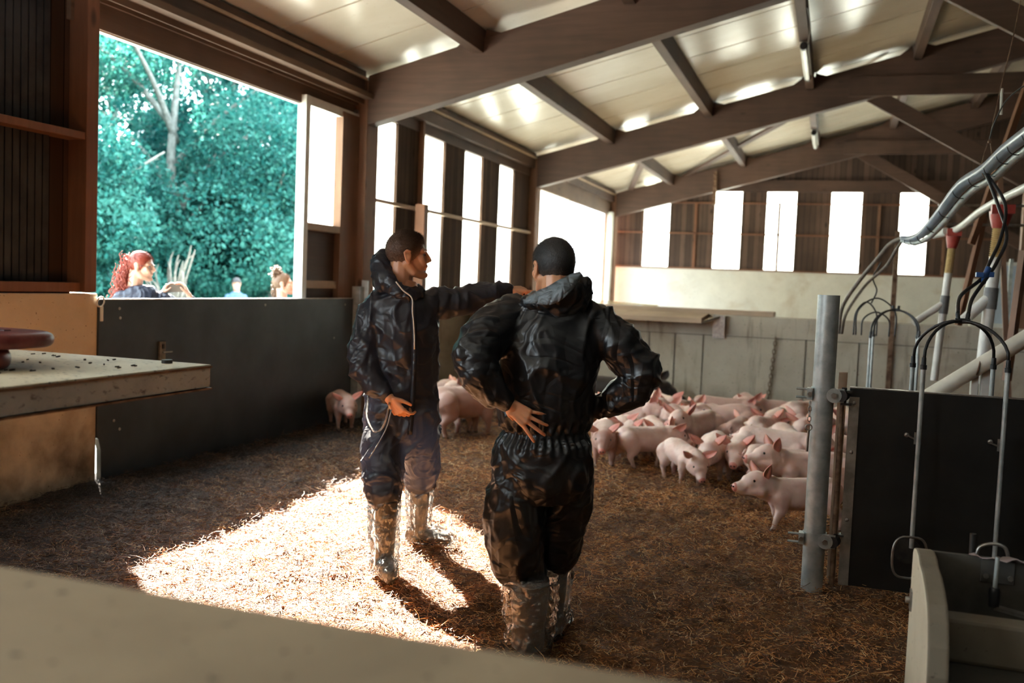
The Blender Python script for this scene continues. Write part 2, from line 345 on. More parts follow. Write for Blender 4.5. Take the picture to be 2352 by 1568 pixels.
# --- timber frames
FR = [(3.25, 'near'), (9.5, 'first'), (15.75, 'second'), (22.0, 'third')]
flab = ['heavy timber roof frame overhead nearest the viewer, mostly above the picture', 'dark timber roof frame crossing the top of the picture, its post beside the gate opening',
        'timber roof frame in the middle distance, post behind the man seen from the back', 'farthest timber roof frame, close to the gable wall with the light strips']
PL = [-3.66, -2.07, -.53, 1.0, 2.55, 4.1]
for k, (Y, nm) in enumerate(FR):
    t = thing('roof_frame', (-5.05, Y, 0), flab[k], 'roof frame')
    MB().box((-5.2, Y - .1, .05), (-4.93, Y + .18, 3.70)).build('post', WOOD_Z, t, bevel=.008)
    # tapered rafter end cut vertically beside the post
    MB().hexa([(-4.93, Y - .1, zr(-4.93)), (5.1, Y - .1, zr(5.1)), (5.1, Y + .1, zr(5.1)), (-4.93, Y + .1, zr(-4.93)),
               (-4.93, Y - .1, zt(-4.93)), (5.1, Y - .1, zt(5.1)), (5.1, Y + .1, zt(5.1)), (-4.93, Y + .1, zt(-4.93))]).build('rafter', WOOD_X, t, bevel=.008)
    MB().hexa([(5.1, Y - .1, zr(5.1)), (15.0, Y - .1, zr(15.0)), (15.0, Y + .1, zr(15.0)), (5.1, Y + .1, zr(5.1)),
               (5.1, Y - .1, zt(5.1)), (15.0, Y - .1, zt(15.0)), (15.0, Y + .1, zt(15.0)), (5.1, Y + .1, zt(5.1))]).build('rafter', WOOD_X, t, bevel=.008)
    MB().box((.05, Y - .17, 4.62), (10.1, Y - .105, 4.92)).build('collar_beam', WOOD_X, t, bevel=.006)
    MB().bar((.35, Y + .14, 4.72), (4.9, Y + .14, 2.05), .075, .24).build('strut', WOOD_X, t, bevel=.006)
    MB().box((4.95, Y - .12, 0), (5.2, Y + .12, 4.6)).build('post', WOOD_Z, t, bevel=.008)
    MB().bar((-5.0, Y - .105, 2.9), (-4.93, Y - .105, 3.1), .01, .01).build('bolt', STEEL, t) if False else None
    if k in (1,):
        for z in (3.35, 3.12):
            MB().cyl((-5.06, Y - .125, z), (-5.06, Y - .1, z), .03, 12).build('bolt', STEEL, t)
    for x in PL[:4]:
        # triangular cleats on both sides of each purlin
        for s_ in (-1, 1):
            xa, xb = x + s_ * .06, x + s_ * .30
            MB().prism([(xa, Y - .09, zt(xa) - .02), (xb, Y - .09, zt(xb) - .02), (xa, Y - .09, zt(xa) + .22 * .9 - .1)] if False else
                       [(xa, Y - .09, zt(xa) - .03), (xb, Y - .09, zt(xb) - .03), (xa + s_ * .02, Y - .09, zc(xa) - .01)], (0, .18, 0)).build('cleat', WOOD_X, t)
seg = [(-3, 3.25), (3.25, 9.5), (9.5, 15.75), (15.75, 22.4)]
plab = ['left of the others, just above the eaves', 'second up from the eaves', 'carrying the strip lamps', 'crossing the picture top right of the lamps', 'fifth from the eaves, in the dark far right', 'sixth from the eaves, nearest the ridge']
for i, x in enumerate(PL):
    nm = plab[i]
    mb = MB(); a, b = -3, 22.4
    z0, z1 = zt(x) - .14, zc(x) - .005
    mb.hexa([(x-.06, a, z0), (x+.06, a, z0), (x+.06, b, z0), (x-.06, b, z0), (x-.06, a, z1 - .015), (x+.06, a, z1 + .01), (x+.06, b, z1 + .01), (x-.06, b, z1 - .015)])
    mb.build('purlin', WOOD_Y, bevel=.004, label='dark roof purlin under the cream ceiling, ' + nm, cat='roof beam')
# diagonal wind braces under the roof of the last bay
for (xa, ya), (xb, yb), w_ in (((-4.6, 21.9), (-3.0, 16.2), 'lower, ending at the far left post'), ((-3.4, 22.0), (.6, 16.0), 'longer, rising towards the far strip lamp')):
    MB().bar((xa, ya, zc(xa) - .10), (xb, yb, zc(xb) - .10), .12, .05, (0, 0, 1)).build('wind_brace', WOOD_X, label='diagonal timber brace under the far roof bay, ' + w_, cat='brace')
MB().box((-2.7, 21.78, 3.5), (-2.62, 21.88, 4.25)).build('steel_hanger', RUST, label='rusty upright steel hanger on the farthest roof frame', cat='bracket')
# strip lamps hung below the third purlin
TUBE = mat('white_lamp_cover', (.75, .77, .76), .25)
for (ya, yb, lb) in ((12.7, 14.5, 'nearer of the two unlit strip lamps hung under a roof purlin'), (19.4, 21.2, 'farther unlit strip lamp under the same roof purlin')):
    x = -.53; z = zt(x) - .14; t = thing('strip_lamp', (x, ya, z), lb, 'lamp')
    MB().box((x - .055, ya, z - .035), (x + .055, yb, z - .003)).build('housing', WHITEPAINT, t, bevel=.005)
    MB().cyl((x, ya + .02, z - .075), (x, yb - .02, z - .075), .042, 14).build('tube_cover', TUBE, t, smooth='auto')
    mb = MB(); mb.cyl((x, ya - .05, z - .07), (x, ya + .03, z - .07), .05, 14); mb.build('end_cap', RUBBER, t, smooth='auto')
    MB().cyl((x, yb - .03, z - .07), (x, yb + .05, z - .07), .05, 14).build('end_cap', RUBBER, t, smooth='auto')
    MB().tube(smoothpath([(x + .05, ya - .05, z - .06), (x + .08, ya - .5, z + .04), (x + .07, ya - 1.4, z + .02)]), .009, 6).build('cable', RUBBER, t)
# ================================================================== OUTSIDE: ground and the wood behind the yard
GR = simple_noise('sunlit_gravel_yard', (.60, .56, .46), (.74, .70, .60), .9, .9)
GRASS = simple_noise('rough_grass', (.03, .10, .05), (.07, .17, .09), 1.2, .9)
S('ground', MB().box((-90, -60, -.5), (-5.3, 120, -.06)), GRASS)
S('ground', MB().box((-13, -20, -.1), (-5.25, 40, -.035)), GR)
S('ground', MB().box((-12, 22.7, -.1), (40, 60, -.035)), GR)
def leafmat(name, c1, c2, c3):
    m = bpy.data.materials.new(name); m.use_nodes = True; nt = m.node_tree; nt.nodes.clear()
    o = nt.nodes.new('ShaderNodeOutputMaterial'); a = nt.nodes.new('ShaderNodeBsdfTranslucent'); b = nt.nodes.new('ShaderNodeBsdfPrincipled')
    x = nt.nodes.new('ShaderNodeMixShader'); x.inputs[0].default_value = .5
    gi = N(m, 'ShaderNodeNewGeometry'); c = ramp(m, gi.outputs['Random Per Island'], [(0, c1), (.5, c2), (1, c3)])
    big = nz(m, coords(m), .55, 3); c = mixc(m, ramp(m, big, [(.50, (0, 0, 0)), (.66, (.6, .6, .6))]), c, c3)
    L(m, c, a.inputs[0]); L(m, c, b.inputs['Base Color']); b.inputs['Roughness'].default_value = .6; b.inputs['Specular IOR Level'].default_value = .25
    L(m, b.outputs[0], x.inputs[1]); L(m, a.outputs[0], x.inputs[2]); L(m, x.outputs[0], o.inputs[0]); return m
LEAF = leafmat('teal_green_leaves', (.005, .062, .058), (.018, .140, .124), (.065, .25, .205))
LEAF2 = leafmat('blue_green_leaves', (.004, .054, .056), (.014, .118, .115), (.04, .20, .185))
BARK = simple_noise('grey_bark', (.10, .11, .10), (.22, .24, .22), 8, .9)
def foliage_mesh(name, clumps, n, size, seed):
    """leaves scattered over and inside rounded clumps: [(centre, radii)]"""
    g = np.random.default_rng(seed); w_ = np.array([(r[0]*r[1]+r[1]*r[2]+r[0]*r[2]) for c, r in clumps]); w_ = w_ / w_.sum()
    idx = g.choice(len(clumps), n, p=w_); C_ = np.array([c for c, r in clumps])[idx]; Rr = np.array([r for c, r in clumps])[idx]
    d = g.normal(size=(n, 3)); d /= np.linalg.norm(d, axis=1)[:, None]; rad = g.uniform(.62, 1.0, n) ** .6
    p = C_ + d * Rr * rad[:, None]
    a = g.normal(size=(n, 3)) + d * .4; a[:, 2] -= .3; a /= np.linalg.norm(a, axis=1)[:, None]
    b = np.cross(a, g.normal(size=(n, 3)) + np.array([0, 0, 1.2])); b /= np.linalg.norm(b, axis=1)[:, None]; nn = np.cross(a, b)
    s_ = size * g.uniform(.6, 1.35, n)[:, None]
    v = np.stack([p, p + a*s_*.45 + b*s_*.32 + nn*s_*.08, p + a*s_, p + a*s_*.45 - b*s_*.32 + nn*s_*.08], 1).reshape(-1, 3)
    f = np.arange(n)[:, None] * 4; f = np.concatenate([f + [0, 1, 2], f + [0, 2, 3]], 1).reshape(-1, 3)
    return np_mesh(name, v, f)
def np_mesh(name, v, f):
    me = bpy.data.meshes.new(name); k = f.shape[1]
    me.vertices.add(len(v)); me.vertices.foreach_set('co', v.astype(np.float32).ravel())
    me.loops.add(f.size); me.loops.foreach_set('vertex_index', f.astype(np.int32).ravel())
    me.polygons.add(len(f)); me.polygons.foreach_set('loop_start', (np.arange(len(f)) * k).astype(np.int32)); me.polygons.foreach_set('loop_total', np.full(len(f), k, np.int32))
    me.update(calc_edges=True); return me
def tree_parts(h, rx, seed, n, bare=0):
    g = random.Random(seed); cl = []
    for i in range(26):
        z = h * g.uniform(.07, .97); k = math.sqrt(max(.05, 1 - ((z / h - .42) / .62) ** 2))
        an = g.uniform(0, 2*pi); rr = rx * k * g.uniform(.25, .8); s_ = rx * g.uniform(.30, .52)
        cl.append(((rr * cos(an), rr * sin(an), max(z, .5 * s_)), (s_, s_, s_ * g.uniform(.6, .85))))
    fm = foliage_mesh('foliage', cl, n, .135, seed)
    mb = MB(); mb.tube(smoothpath([(0, 0, -.3), (.1, .05, h*.25), (-.15, .1, h*.5), (.1, -.1, h*.82)]), [.24 - .2 * i / 24 for i in range(25)], 8)
    for i in range(9):
        an = g.uniform(0, 2*pi); z = h * g.uniform(.2, .65); q = Vector((cos(an), sin(an), .9)) * rx * g.uniform(.6, 1)
        mb.tube(smoothpath([(0, 0, z), (q.x*.4, q.y*.4, z + q.z*.5), (q.x, q.y, z + q.z)], 5), [.10 - .08 * k / 10 for k in range(11)], 6)
    return fm, mb
protos = []
for i, (h, rx, n) in enumerate(((9.3, 3.6, 58000), (8.2, 3.2, 50000), (5.0, 2.6, 28000))):
    fm, mb = tree_parts(h, rx, 31 + i, n); protos.append((fm, mb))
trees = [(-16.5, 11.4, 0, .2, 1.02, 'leftmost, pale branches showing beside the dark cladding'), (-17.5, 15.8, 1, 1.3, 1.08, 'above the red-haired woman'), (-15.5, 19.6, 0, 2.2, .98, 'second from the left, above the gate'),
         (-17.0, 24.0, 1, 3.0, 1.12, 'above the man in the cap'), (-15.5, 28.5, 0, 4.1, .98, 'right of centre in the opening'), (-16.5, 33.5, 1, 5.0, 1.1, 'behind the white jamb of the opening'), (-23, 15, 0, 1.1, 1.15, 'in the back row, left'), (-23, 26, 0, 2.6, 1.15, 'in the back row, right'), (-24, 38, 1, 2.6, 1.2, 'in the back row, farthest away'),
         (-14.0, 14.2, 2, 2.0, .8, 'low, in front of the wood at the left'), (-14.2, 21.5, 2, .5, .85, 'low, in front of the wood near the middle'), (-14.0, 26.2, 2, 3.5, .8, 'low, in front of the wood at the right')]
first = {}
for (x, y, k, rz, s_, where) in trees:
    lab = ('bushy' if k == 2 else 'tall') + ' teal-green leafy ' + ('shrub' if k == 2 else 'tree') + ' beyond the opening, ' + where
    if k not in first:
        t = thing('leafy_tree' if k < 2 else 'leafy_shrub', (0, 0, 0), lab, 'tree' if k < 2 else 'shrub')
        link('foliage', protos[k][0], LEAF2 if k == 1 else LEAF, t); protos[k][1].build('trunk', BARK, t, smooth=True); first[k] = t
    else:
        t = copy_tree(first[k]); t['label'] = lab
    t.location = (x, y, -.06); t.rotation_euler.z = rz; t.scale = (s_, s_, s_)
# grey bare shrub near the man in the cap
g = random.Random(5); mb = MB()
for i in range(46):
    an = g.uniform(0, 2*pi); e = g.uniform(.2, 1.0); q = Vector((cos(an) * (1 - e*.6), sin(an) * (1 - e*.6), e * 2.2)) * g.uniform(.5, .95)
    mb.tube(smoothpath([(0, 0, 0), (q.x*.3, q.y*.5, q.z*.5), tuple(q), (q.x*1.2 + g.uniform(-.2, .2), q.y*1.2, q.z*1.15)], 4), [.035, .034, .03, .03, .028, .026, .024, .022, .02, .018, .014, .01, .006], 5)
o = mb.build('bare_shrub', simple_noise('grey_twigs', (.10, .10, .085), (.22, .21, .18), 9, .9), smooth=True, label='grey leafless shrub standing left of the man in the cap', cat='shrub'); o.location = (-12.3, 15.4, -.06)
# ================================================================== PEN PARTITION AND FITTINGS
S('wall_partition', MB().box((-5.0, 12.9, 0), (5.2, 13.1, 1.245)), CONC, bevel=.008)
mb = MB(); mb.box((-5, 12.893, .962), (5.2, 12.9, .970))
for x in (-4.2, -3.4, -2.35, -2.0, -1.62, -.3, .35): mb.box((x - .006, 12.892, 0), (x + .006, 12.9, .965))
S('trim_28', mb, simple_noise('dark_joint', (.06, .05, .04), (.12, .10, .08), 10, .9, bs=0))
t = thing('feed_shelf', (-3.3, 12.9, 1.15), 'pale plank shelf bolted high on the pen wall, ending behind the dark-clad man', 'shelf')
MB().hexa([(-4.98, 12.45, 1.13), (-1.60, 12.45, 1.13), (-1.56, 12.89, 1.19), (-4.98, 12.89, 1.19), (-4.98, 12.45, 1.20), (-1.60, 12.45, 1.20), (-1.56, 12.89, 1.255), (-4.98, 12.89, 1.255)]).build('board', PALE_WOOD, t, bevel=.006)
mb = MB(); mb.box((-1.50, 12.86, .93), (-1.34, 12.889, 1.24)); mb.box((-1.36, 12.80, 1.0), (-1.34, 12.86, 1.24)); mb.bar((-1.62, 12.5, 1.14), (-1.42, 12.88, 1.22), .04, .03)
mb.cyl((-1.42, 12.85, .97), (-1.42, 12.86, .97), .018, 8); mb.build('bracket', STEEL, t)
o = MB().box((-5.0, 12.93, 1.247), (-.72, 13.25, 1.312)).build('ledge_board', PALE_WOOD, bevel=.005, label='long reddish plank lying along the top of the pen wall with bright straw on it', cat='plank')
STRAWB = simple_noise('bright_straw', (.55, .45, .25), (.85, .75, .5), 60, .9)
mb = MB(); g = random.Random(3)
for i in range(700):
    x = g.uniform(-4.4, -2.3); k = math.exp(-((x + 3.4) / .8) ** 2); z = 1.316 + g.random() * .05 * k; an = g.uniform(0, pi); l = g.uniform(.02, .07)
    y = 13.08 + g.uniform(-.12, .12); mb.bar((x, y, z), (x + l * cos(an), y + l * sin(an) * .6, z + g.uniform(-.002, .015)), .004, .004)
mb.build('straw_heap', STRAWB, label='sunlit pile of loose straw on the plank over the pen wall', cat='straw', kind='stuff')
mb = MB(); z = .955; k = 0
while z > .05:
    c = Vector((-.68 - (.955 - z) * .07, 12.865, z)); a = Vector((.018, 0, 0)) if k % 2 else Vector((0, .016, 0)); u = Vector((0, 0, .034))
    mb.tube([c + u, c + u*.6 + a, c - u*.6 + a, c - u, c - u*.6 - a, c + u*.6 - a], .006, 6, closed=True); z -= .054; k += 1
mb.build('hanging_chain', RUST, smooth=True, label='rusty iron chain hanging down the pen wall behind the piglets', cat='chain')
# --- gate post with clamps
t = thing('gate_post', (-.02, 5.25, 0), 'round galvanised steel gate post standing in the straw right of the piglets', 'post')
me_ = MB(); n_ = 40
for r_, z0, z1 in ((.056, -.05, 1.556),): me_.tube([(-.02, 5.25, z0), (-.02, 5.25, z1)], r_, n_, cap=False)
me_.tube([(-.02, 5.25, 1.556), (-.02, 5.25, 1.50)], .050, n_, cap=True); me_.build('tube', GALV, t, smooth='auto')
for zc_, nm in ((1.035, 'upper'), (.262, 'lower')):
    mb = MB(); mb.tube([(-.02, 5.25, zc_ - .035), (-.02, 5.25, zc_ + .035)], .0615, 32)
    mb.box((-.10, 5.20, zc_ - .03), (-.072, 5.26, zc_ + .03)); mb.cyl((.035, 5.185, zc_), (.035, 5.205, zc_), .038, 20); mb.box((.02, 5.2, zc_ - .036), (.085, 5.212, zc_ + .036))
    for k in (-1, 1): mb.tube([(-.075, 5.215, zc_ + k * .022), (-.155, 5.205, zc_ + k * .022 + .002)], .0065, 8)
    c = mb.build('clamp', GALV, t, smooth='auto')
    MB().cyl((-.086, 5.188, zc_), (-.086, 5.20, zc_), .013, 6).build('bolt', STEEL, c); MB().cyl((.035, 5.172, zc_), (.035, 5.186, zc_), .016, 6).build('bolt', STEEL, c)
    MB().cyl((.07, 5.19, zc_), (.085, 5.25, zc_), .03, 16).build('washer', RUBBER, c)
t = thing('latch_pin', (-.08, 5.17, .99), 'steel latch pin hanging on a short chain from the upper post clamp', 'latch')
mb = MB(); z = .985; k = 0
while z > .885:
    c = Vector((-.081, 5.168, z)); a = Vector((.008, 0, 0)) if k % 2 else Vector((.003, .008, 0)); u = Vector((0, 0, .016))
    mb.tube([c + u, c + u*.5 + a, c - u*.5 + a, c - u, c - u*.5 - a, c + u*.5 - a], .0028, 6, closed=True); z -= .026; k += 1
mb.build('chain', STEEL, t, smooth=True)
MB().tube([Vector((-.081, 5.168, .862)) + Vector((cos(a), 0, sin(a))) * .016 for a in np.linspace(0, 2*pi, 17)[:-1]], .0034, 6, closed=True).build('ring', STEEL, t, smooth=True)
MB().cyl((-.081, 5.168, .845), (-.083, 5.168, .735), .0065, 10).build('pin', STEEL, t, smooth='auto')
# --- black swing panel
t = thing('pen_gate', (.1, 5.25, 0), 'black plastic pen gate panel with a pale edge strip beside the steel post', 'gate')
GY = 5.25
MB().box((.112, GY, .03), (2.6, GY + .035, 1.075)).build('panel', BLACKBOARD, t, bevel=.003)
MB().box((.112, GY - .004, 1.075), (2.6, GY + .039, 1.081)).build('top_edge', STEEL, t)
c = MB().box((.112, GY - .008, .03), (.162, GY - .001, 1.03)).build('edge_strip', RUST, t)
c.data.materials[0] = simple_noise('dirty_grey_steel', (.16, .14, .11), (.30, .27, .23), 12, .5, .4)
for z in (1.0, .74, .38): MB().ball((.137, GY - .009, z), .010, 10, (1, .5, 1)).build('bolt', STEEL, t, smooth=True)
mb = MB(); mb.box((.075, 5.22, 1.05), (.125, 5.28, 1.062)); mb.box((.07, 5.22, .985), (.125, 5.28, .997)); mb.cyl((.085, 5.25, .99), (.085, 5.25, 1.075), .014, 12); mb.build('hinge', DARKMETAL, t)
mb = MB(); mb.box((.075, 5.22, .29), (.125, 5.28, .30)); mb.build('hinge', DARKMETAL, t)
mb = MB(); mb.tube([(.078, 5.25, 1.0), (.078, 5.25, .72)], .011, 12); mb.tube([(.078, 5.25, .86), (.080, 5.25, .02)], .0145, 12); mb.build('drop_bolt', RUST, t, smooth='auto')
for x in (.400, .788): MB().ball((x, GY - .012, .855), .013, 12, (1, .6, 1)).build('bolt', STEEL, t, smooth=True)
o = MB().box((.055, 5.42, 0), (.10, 5.46, 1.14)).build('wooden_stake', PALE_WOOD, label='thin pale wooden stake standing between the steel post and black gate panel', cat='post')
# --- drinker manifold: four steel rods with rubber hoops
def drinker(ox, oy, label, scale=1, low=.30, rear_low=.5, front=5.12, rear=5.47):
    t = thing('drinker_manifold', (.63 + ox, 5.3 + oy, 0), label, 'drinker')
    xs = [(.447, front, 1.215, low), (.825, front, 1.225, low), (.425, rear, 1.20, rear_low), (.812, rear, 1.215, rear_low)]
    for (x, y, zt_, zb_) in xs:
        x += ox; y += oy
        c = MB().tube([(x, y, zb_), (x, y, zt_)], .0115, 14).build('steel_rod', GALV, t, smooth='auto')
        MB().tube([(x, y, zt_ - .01), (x, y, zt_ + .012), (x, y, zt_ + .014), (x, y, zt_ + .05)], [.016, .016, .012, .011], 14).build('hose_clamp', RUBBER, c, smooth='auto')
        hc = Vector((.625 + ox, 5.29 + oy, 1.452)); s_ = 1 if x > .63 + ox else -1; dx = abs(hc.x - x)
        pts = [(x, y, zt_ + .02)]
        for k in range(1, 9):
            a = pi/2 * k / 8; pts.append((hc.x + s_ * dx * cos(a), y + (hc.y - y) * sin(a) ** 2 * .9, zt_ + .05 + (hc.z - zt_ - .05) * sin(a)))
        MB().tube(pts, .0082, 10).build('rubber_hoop', RUBBER, t, smooth=True)
    mb = MB(); mb.tube([(.595 + ox, 5.29 + oy, 1.452), (.665 + ox, 5.29 + oy, 1.452)], .014, 12); mb.cyl((.61 + ox, 5.29 + oy, 1.455), (.606 + ox, 5.3 + oy, 1.487), .011, 10); mb.cyl((.65 + ox, 5.29 + oy, 1.455), (.656 + ox, 5.3 + oy, 1.487), .011, 10)
    mb.build('cross_fitting', RUBBER, t, smooth='auto'); return t
t = drinker(0, 0, 'two steel drinker rods in front of the black gate, two behind, under black rubber hoops')
for x in (.447, .825):
    MB().box((x - .012, 5.135, .84), (x + .03, 5.24, .90)).build('wall_bracket', STEEL, t, bevel=.002) if False else MB().box((x - .02, 5.134, .825), (x + .014, 5.14, .885)).build('wall_bracket', STEEL, t)
    MB().tube([(x, 5.14, .845), (x - .03, 5.2, .85), (x - .045, 5.246, .855)], .005, 6).build('wall_bracket', STEEL, t)
# D-shaped guard around the left nipple
def guard(name, cx, cy_, cz, w_, h_, parent, r=.0065):
    pts = []
    for k in range(28):
        a = 2*pi*k/28; ca, sa = cos(a), sin(a); e = .55
        pts.append((cx + w_ * math.copysign(abs(ca) ** e, ca), cy_ + .03 * ca, cz + h_ * math.copysign(abs(sa) ** .8, sa)))
    return MB().tube(pts, r, 10, closed=True).build(name, STEEL, parent, smooth=True)
guard('guard_ring', .437, 5.08, .26, .082, .105, t); MB().cyl((.437, 5.21, .26), (.437, 5.22, .26), .065, 24).build('nipple_plate', DARKMETAL, t, smooth='auto')
# farther, smaller drinker behind the post
t = drinker(-.085, 3.95, 'smaller set of drinker rods and thin hoops seen between the post and the far wall', low=.0, rear_low=.0, rear=5.12 + .02)
t = thing('hose_loops', (.36, 9.4, 1.25), 'small cluster of thin black hose loops above the pen wall', 'hose')
for k, (a, h, w_) in enumerate(((.20, .26, .10), (.27, .17, .12), (.22, .30, .17))):
    MB().tube(smoothpath([(a, 9.4, 1.2), (a + .01, 9.4, 1.25 + h * .6), (a + w_, 9.42, 1.25 + h), (a + 2*w_ - .01, 9.4, 1.25 + h * .6), (a + 2*w_, 9.4, 1.2)]), .007, 8).build('hose_loop', RUBBER, t, smooth=True)
MB().tube(smoothpath([(.34, 9.4, 1.5), (.38, 9.4, 1.62), (.34, 9.35, 1.74), (.40, 9.25, 1.88)]), .007, 8).build('hose_loop', RUBBER, t, smooth=True)
# --- hanging bundle of blue-grey pipes with feed hoses
t = thing('water_pipe_bundle', (.5, 8.2, 2.0), 'thick blue-grey plastic pipes strapped together, sweeping up to the right edge', 'pipe')
bp = [(.495, 8.232, 2.039), (.555, 8.146, 2.029), (.626, 7.961, 2.063), (.714, 7.681, 2.192), (.805, 7.3, 2.358), (.899, 6.913, 2.42), (.964, 6.623, 2.499), (1.013, 6.324, 2.54), (1.09, 5.7, 2.60), (1.16, 4.9, 2.66), (1.45, 3.6, 2.8), (2.2, 2.2, 2.95), (3.2, 1.0, 3.3)]
sp = smoothpath(bp, 6); nS = len(sp)
MB().tube(sp, [.020 + .022 * min(1, i / 22) for i in range(nS)], 16).build('large_pipe', BLUEPIPE, t, smooth=True)
sp2 = [p + Vector((.055 * min(1, i / 24), .0, -.052 * min(1, .4 + i / 24))) for i, p in enumerate(sp)]
MB().tube(sp2, [.014 + .012 * min(1, i / 30) for i in range(nS)], 12).build('small_pipe', GALV, t, smooth=True)
for i in range(3, nS - 2, 4):
    p = sp[i] + Vector((.018, 0, -.015)); d = (sp[i+1] - sp[i-1]).normalized(); u = Vector((0, 0, 1)); r_ = d.cross(u).normalized(); u = r_.cross(d)
    rr = .034 + .020 * min(1, i / 22)
    MB().tube([p + r_ * rr * cos(a) + u * rr * sin(a) for a in np.linspace(0, 2*pi, 15)[:-1]], .0035, 6, closed=True).build('cable_tie', RUBBER, t, smooth=True)
t = thing('feed_hoses', (.9, 6.7, 1.5), 'pair of black hoses dropping from the pipe bundle to a blue valve', 'hose')
MB().tube(smoothpath([(.895, 6.85, 2.38), (.955, 6.70, 2.17), (.985, 6.48, 1.96), (.90, 6.2, 1.79), (.83, 6.0, 1.70), (.72, 5.7, 1.57), (.655, 5.31, 1.48)]), .0105, 10).build('hose', RUBBER, t, smooth=True)
MB().tube(smoothpath([(.905, 6.86, 2.38), (.99, 6.66, 2.17), (.955, 6.48, 1.96), (.86, 6.2, 1.78), (.79, 5.98, 1.68), (.66, 5.7, 1.58), (.607, 5.31, 1.48)]), .0105, 10).build('hose', RUBBER, t, smooth=True)
mb = MB(); mb.tube([(.80, 5.96, 1.66), (.83, 6.0, 1.75)], .017, 10); mb.box((.76, 5.93, 1.692), (.80, 5.97, 1.72)); mb.box((.83, 5.98, 1.695), (.86, 6.02, 1.725)); mb.build('valve', BLUEPLASTIC, t, bevel=.003)
t = thing('riser_hoses', (.2, 9, 1.4), 'two brown-grey hoses arching from the pipe end down behind the steel post', 'hose')
hm = simple_noise('dusty_hose', (.09, .075, .06), (.17, .145, .12), 20, .6, bs=0)
MB().tube(smoothpath([(.50, 8.22, 2.04), (.42, 8.4, 2.0), (.35, 8.60, 1.90), (.2, 9.06, 1.676), (.09, 9.5, 1.45), (.07, 9.55, 1.2)]), .017, 10).build('hose', hm, t, smooth=True)
MB().tube(smoothpath([(.50, 8.25, 2.02), (.46, 8.45, 1.93), (.41, 8.7, 1.82), (.27, 9.1, 1.66), (.13, 9.5, 1.40), (.10, 9.6, 1.2)]), .013, 10).build('hose', hm, t, smooth=True)
MB().box((.695, 12.86, 0), (.755, 12.893, 2.40)).build('square_steel_post', RUST, label='rusty square post rising above the pen wall before the farthest light strip', cat='post')
# --- auger feed line with its drop tubes
t = thing('feed_auger_pipe', (.87, 9.85, 2.1), 'long pale feed pipe rising to the right edge above the drop tubes', 'pipe')
MB().tube(smoothpath([(.87, 9.85, 2.166), (1.047, 9.592, 2.214), (1.162, 8.898, 2.335), (1.288, 7.888, 2.402), (1.50, 6.6, 2.48), (2.3, 4.2, 2.65), (3.4, 2.4, 2.9)]), .032, 16).build('tube', WHITEPIPE, t, smooth=True)
for p, q_ in (((.95, 9.72, 2.19), (.965, 9.70, 2.195)), ((1.21, 8.5, 2.36), (1.215, 8.45, 2.365))): MB().tube([p, q_], .040, 16).build('coupling', WHITEPIPE, t, smooth='auto')
def drop(x, y, zt_, zb_, xb, r, label, bx, bz):
    t = thing('feed_drop_tube', (xb, y, zb_), label, 'pipe')
    f = lambda z: x + (xb - x) * (zt_ - z) / (zt_ - zb_)
    mb = MB(); mb.tube([(f(zt_), y, zt_), (f(zt_ - .05), y, zt_ - .05), (f(zt_-.13), y, zt_ - .13)], [r * 1.9, r * 1.7, r * 1.15], 14); mb.box((f(zt_) - r*1.8, y - r*2.4, zt_ - .02), (f(zt_) + r*1.8, y - r*1.2, zt_ + .05)); mb.build('outlet_hopper', REDPLASTIC, t, smooth='auto')
    pts = []; rs = []; z = zt_ - .13
    while z > zt_ - .36: pts += [(f(z), y, z), (f(z), y, z - .008)]; rs += [r * 1.12, r * .92]; z -= .016
    MB().tube(pts, rs, 12).build('ribbed_sleeve', YELLOWED, t)
    MB().tube([(f(zt_ - .35), y, zt_ - .35), (xb, y, zb_)], r, 16).build('tube', WHITEPIPE, t, smooth='auto')
    z = bz; MB().tube([(f(z + .07), y, z + .07), (f(z - .10), y, z - .10)], r * 1.18, 16).build('branch_joint', simple_noise('grey_fitting', (.12, .12, .12), (.2, .2, .19), 9, .5), t, smooth='auto')
    MB().tube([(f(z), y, z), (bx, y - .05, z - .20)], r * .95, 14).build('side_branch', WHITEPIPE, t, smooth='auto')
drop(1.028, 9.69, 2.17, .8, .945, .034, 'left of the two white feed drop tubes with red tops', .727, 1.53)
drop(1.224, 8.39, 2.27, .9, 1.155, .046, 'right of the two white feed drop tubes with red tops, thicker', 1.0, 1.60)
t = thing('slanting_pipe', (.65, 7.15, .8), 'pale slanting plastic pipe rising to the right behind the black gate', 'pipe')
MB().tube([(.55, 7.18, .785), (1.5, 6.93, 1.55), (3.2, 6.48, 2.92)], .054, 20).build('tube', simple_noise('cream_pipe', (.50, .47, .38), (.64, .60, .50), 5, .45), t, smooth='auto')
MB().tube([Vector((.955, 7.075, 1.115)) + Vector((0, cos(a), sin(a))) * .062 + Vector((.01, 0, 0)) * sin(a) for a in np.linspace(0, 2*pi, 17)[:-1]], .006, 6, closed=True).build('wire_tie', RUST, t, smooth=True)
MB().box((.93, 7.12, 0), (.975, 7.2, 1.07)).build('support', WHITEPAINT, t, bevel=.004)
MB().box((.99, 7.12, 0), (1.06, 7.2, 1.10)).build('support', WHITEPAINT, t, bevel=.004)
